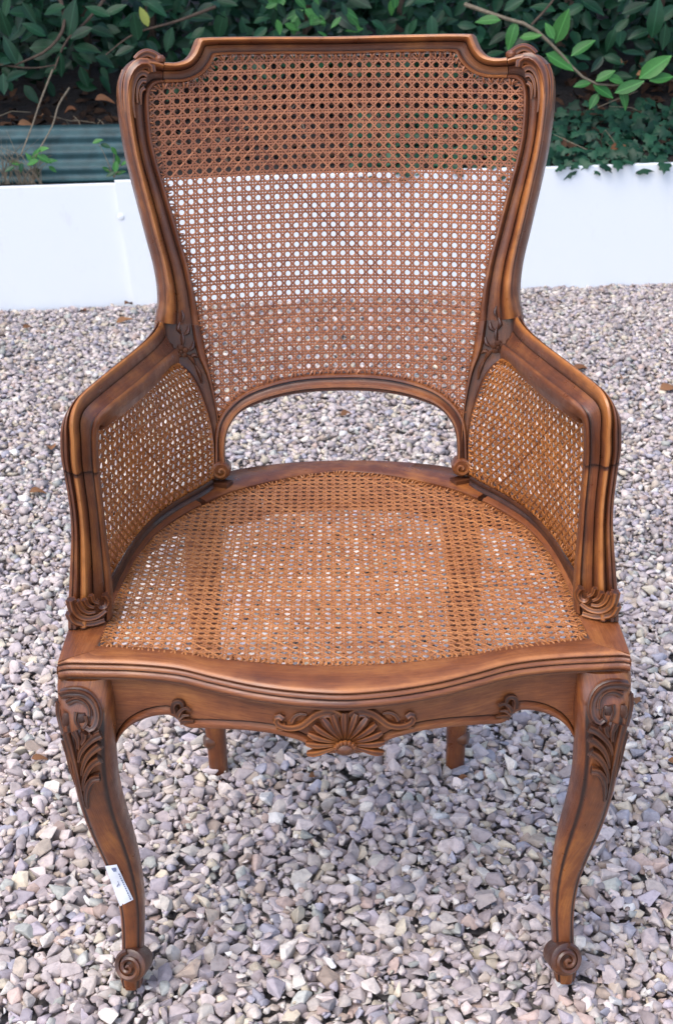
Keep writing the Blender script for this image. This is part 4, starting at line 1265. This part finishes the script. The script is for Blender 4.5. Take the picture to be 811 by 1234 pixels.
for _ in range(120):
    x = random.uniform(-1.6, 1.7); y = wall_line(x) + random.uniform(.12, .7); z = bank_z(x, y) + random.uniform(.01, .03); a = random.uniform(0, 6.3); L = random.uniform(.05, .2)
    p = Vector((x, y, z)); q = p + Vector((math.cos(a) * L, math.sin(a) * L * .5, random.uniform(0, .09)))
    tw.tube([p, p.lerp(q, .5) + Vector((0, 0, random.uniform(-.01, .02))), q], [.0022, .0018, .001], n=4)
tag(tw.build('fallen_twigs', m_twig), 'thin dry twigs scattered on the soil', 'twigs', kind='stuff')
# dry stalks
for i, (pts, lab) in enumerate(((([(64, 84, 4.55), (50, 120, 4.42), (38, 155, 4.20), (26, 186, 4.14)]), 'dry stalk leaning over the corrugated sheet, the more left of two'), ([(84, 106, 4.5), (72, 125, 4.4), (62, 155, 4.20), (48, 180, 4.15)], 'dry stalk leaning over the corrugated sheet, the more right of two'))):
    o = branch(None, [Py(*p) for p in pts], .0035, .002, m_twig, 'dry_stalk'); tag(o, lab, 'stalk', 'dry stalks on the corrugated sheet')
# dry grass tuft and weed at the left end
tf = MB()
for _ in range(46):
    x0 = random.uniform(-10, 55); p0 = Py(x0, 222, 4.14); a = random.uniform(-.9, .9); L = random.uniform(.05, .16)
    tf.tube([p0, p0 + Vector((a * L * .4, -.01, L * .6)), p0 + Vector((a * L, random.uniform(-.03, .03), L * random.uniform(.7, 1.1)))], [.0016, .0013, .0005], n=3)
tag(tf.build('dry_grass', m_twig), 'tuft of dry grass over the left end of the white board', 'grass', kind='stuff')
def weed(name, lab, spots, stemroot, group):
    w = empty(name, stemroot); tag(w, lab, 'weed', group)
    for x, y, a, L in spots: px_leaf(w, MBr if random.random() < .75 else ML, x, y, stemroot[1] - random.uniform(0, .03), a, L, 1.0)
    for x, y, a, L in spots[::2]: branch(w, [Vector(stemroot), Py(x, y, stemroot[1] - .01).lerp(Vector(stemroot), .45) + Vector((0, -.005, .01)), Py(x, y, stemroot[1] - .01)], .0018, .001, m_twig, 'stem', 4)
weed('weed', 'small light green weed in front of the corrugated sheet', [(18, 196, 160, 16), (26, 202, 250, 14), (44, 186, 60, 18), (52, 180, 20, 18), (54, 192, 330, 20), (40, 196, 200, 18), (62, 194, 10, 16), (46, 208, 280, 14), (36, 190, 120, 14), (64, 204, 320, 12), (12, 204, 200, 14)], tuple(Py(42, 217, 4.145)), 'weeds over the white boards')
weed('weed', 'small green weed beside the left edge of the chair back', [(118, 170, 20, 14), (128, 176, 340, 14), (138, 182, 300, 12), (140, 200, 80, 16), (146, 208, 20, 14), (134, 210, 200, 14), (128, 204, 140, 12), (142, 192, 100, 14), (150, 196, 40, 12)], tuple(Py(138, 214, 4.17)), 'weeds over the white boards')

# dry leaves: on the bank and on the gravel
DRY = [mesh_of('dry_leaf', leaf_shape(1, random.uniform(.45, .62), random.uniform(.3, .9), random.uniform(-.2, .5), .10, 6), M_DRY) for _ in range(6)]
def dry(pos, ang, size, lab, grp, face=(0, -.3, 1)):
    o = bpy.data.objects.new('dry_leaf', random.choice(DRY)); COL.objects.link(o)
    o.location = pos; o.rotation_euler = orient((math.cos(R(ang)), math.sin(R(ang)), random.uniform(-.1, .2)), face).to_euler(); o.scale = (size,) * 3
    tag(o, lab, 'leaf', grp)
G1 = 'dry leaves fallen on the gravel'
for x, y, L, a, lab in [(795, 467, 26, 20, 'orange brown dry leaf on gravel at the right edge, above the right arm'), (708, 443, 22, 170, 'brown dry leaf on gravel right of the chair, just outside the right arm rail'),
                        (748, 456, 20, 60, 'curled dark dry leaf on gravel, between two other leaves right of the chair back'), (140, 386, 18, 10, 'dry leaf on gravel below the joint of the white boards'),
                        (28, 396, 16, 40, 'dry leaf on gravel near the foot of the shorter white board'), (62, 540, 22, 100, 'orange dry leaf on gravel touching the left arm elbow'),
                        (766, 848, 24, 80, 'tan dry leaf on gravel beside the right front knee'), (372, 932, 18, 30, 'reddish dry leaf under the chair seat below the shell'),
                        (36, 594, 20, 15, 'brown dry leaf on gravel left of the left arm post'), (104, 373, 14, 130, 'small dry leaf at the foot of the shorter white board'),
                        (563, 934, 15, 200, 'rust dry leaf beside the right back foot'), (410, 497, 20, 30, 'dark dry leaf seen through the gap under the back cane'), (805, 912, 22, 300, 'dark dry leaf at the right edge beside the right front leg'), (38, 912, 20, 10, 'brown dry leaf on gravel left of the left front knee'), (152, 364, 14, 60, 'dry leaf wedged at the joint of the white boards')]:
    p = Pz(x, y, .01); p.y = min(p.y, wall_line(p.x) - .03); p.z = gz(p.x, p.y) + .004
    dry(p, a, L * p.y / FOC * 1.15, lab, G1)
G2 = 'dry leaves lying among the plants'
for x, y, D, L, a, lab in [(735, 180, 4.42, 26, 20, 'dry leaf caught in the ivy above the board'), (748, 76, 4.6, 24, 60, 'upper dry leaf in the ivy below the leafy spray'), (766, 90, 4.58, 24, 10, 'lower dry leaf in the ivy below the leafy spray'), (682, 188, 4.4, 18, 80, 'small dry leaf in the ivy beside the chair back'),
                           (22, 150, 4.5, 26, 20, 'dry leaf on soil above the corrugated sheet at left'), (92, 132, 4.52, 24, 160, 'dry leaf on soil above the corrugated sheet, in the middle'), (115, 120, 4.5, 28, 350, 'orange dry leaf on soil under the dark shrub'), (72, 218, 4.26, 18, 60, 'dry leaf between the green strip and the white board'), (10, 142, 4.5, 24, 60, 'dry leaf at the left edge above the corrugated sheet'), (50, 140, 4.5, 22, 110, 'dry leaf between the two dry stalks'), (137, 158, 4.4, 20, 200, 'dry leaf above the weed beside the chair back')]:
    dry(Py(x, y, D), a, L * D * .78 / FOC, lab, G2, (random.uniform(-.4, .4), -.7, 1.0))
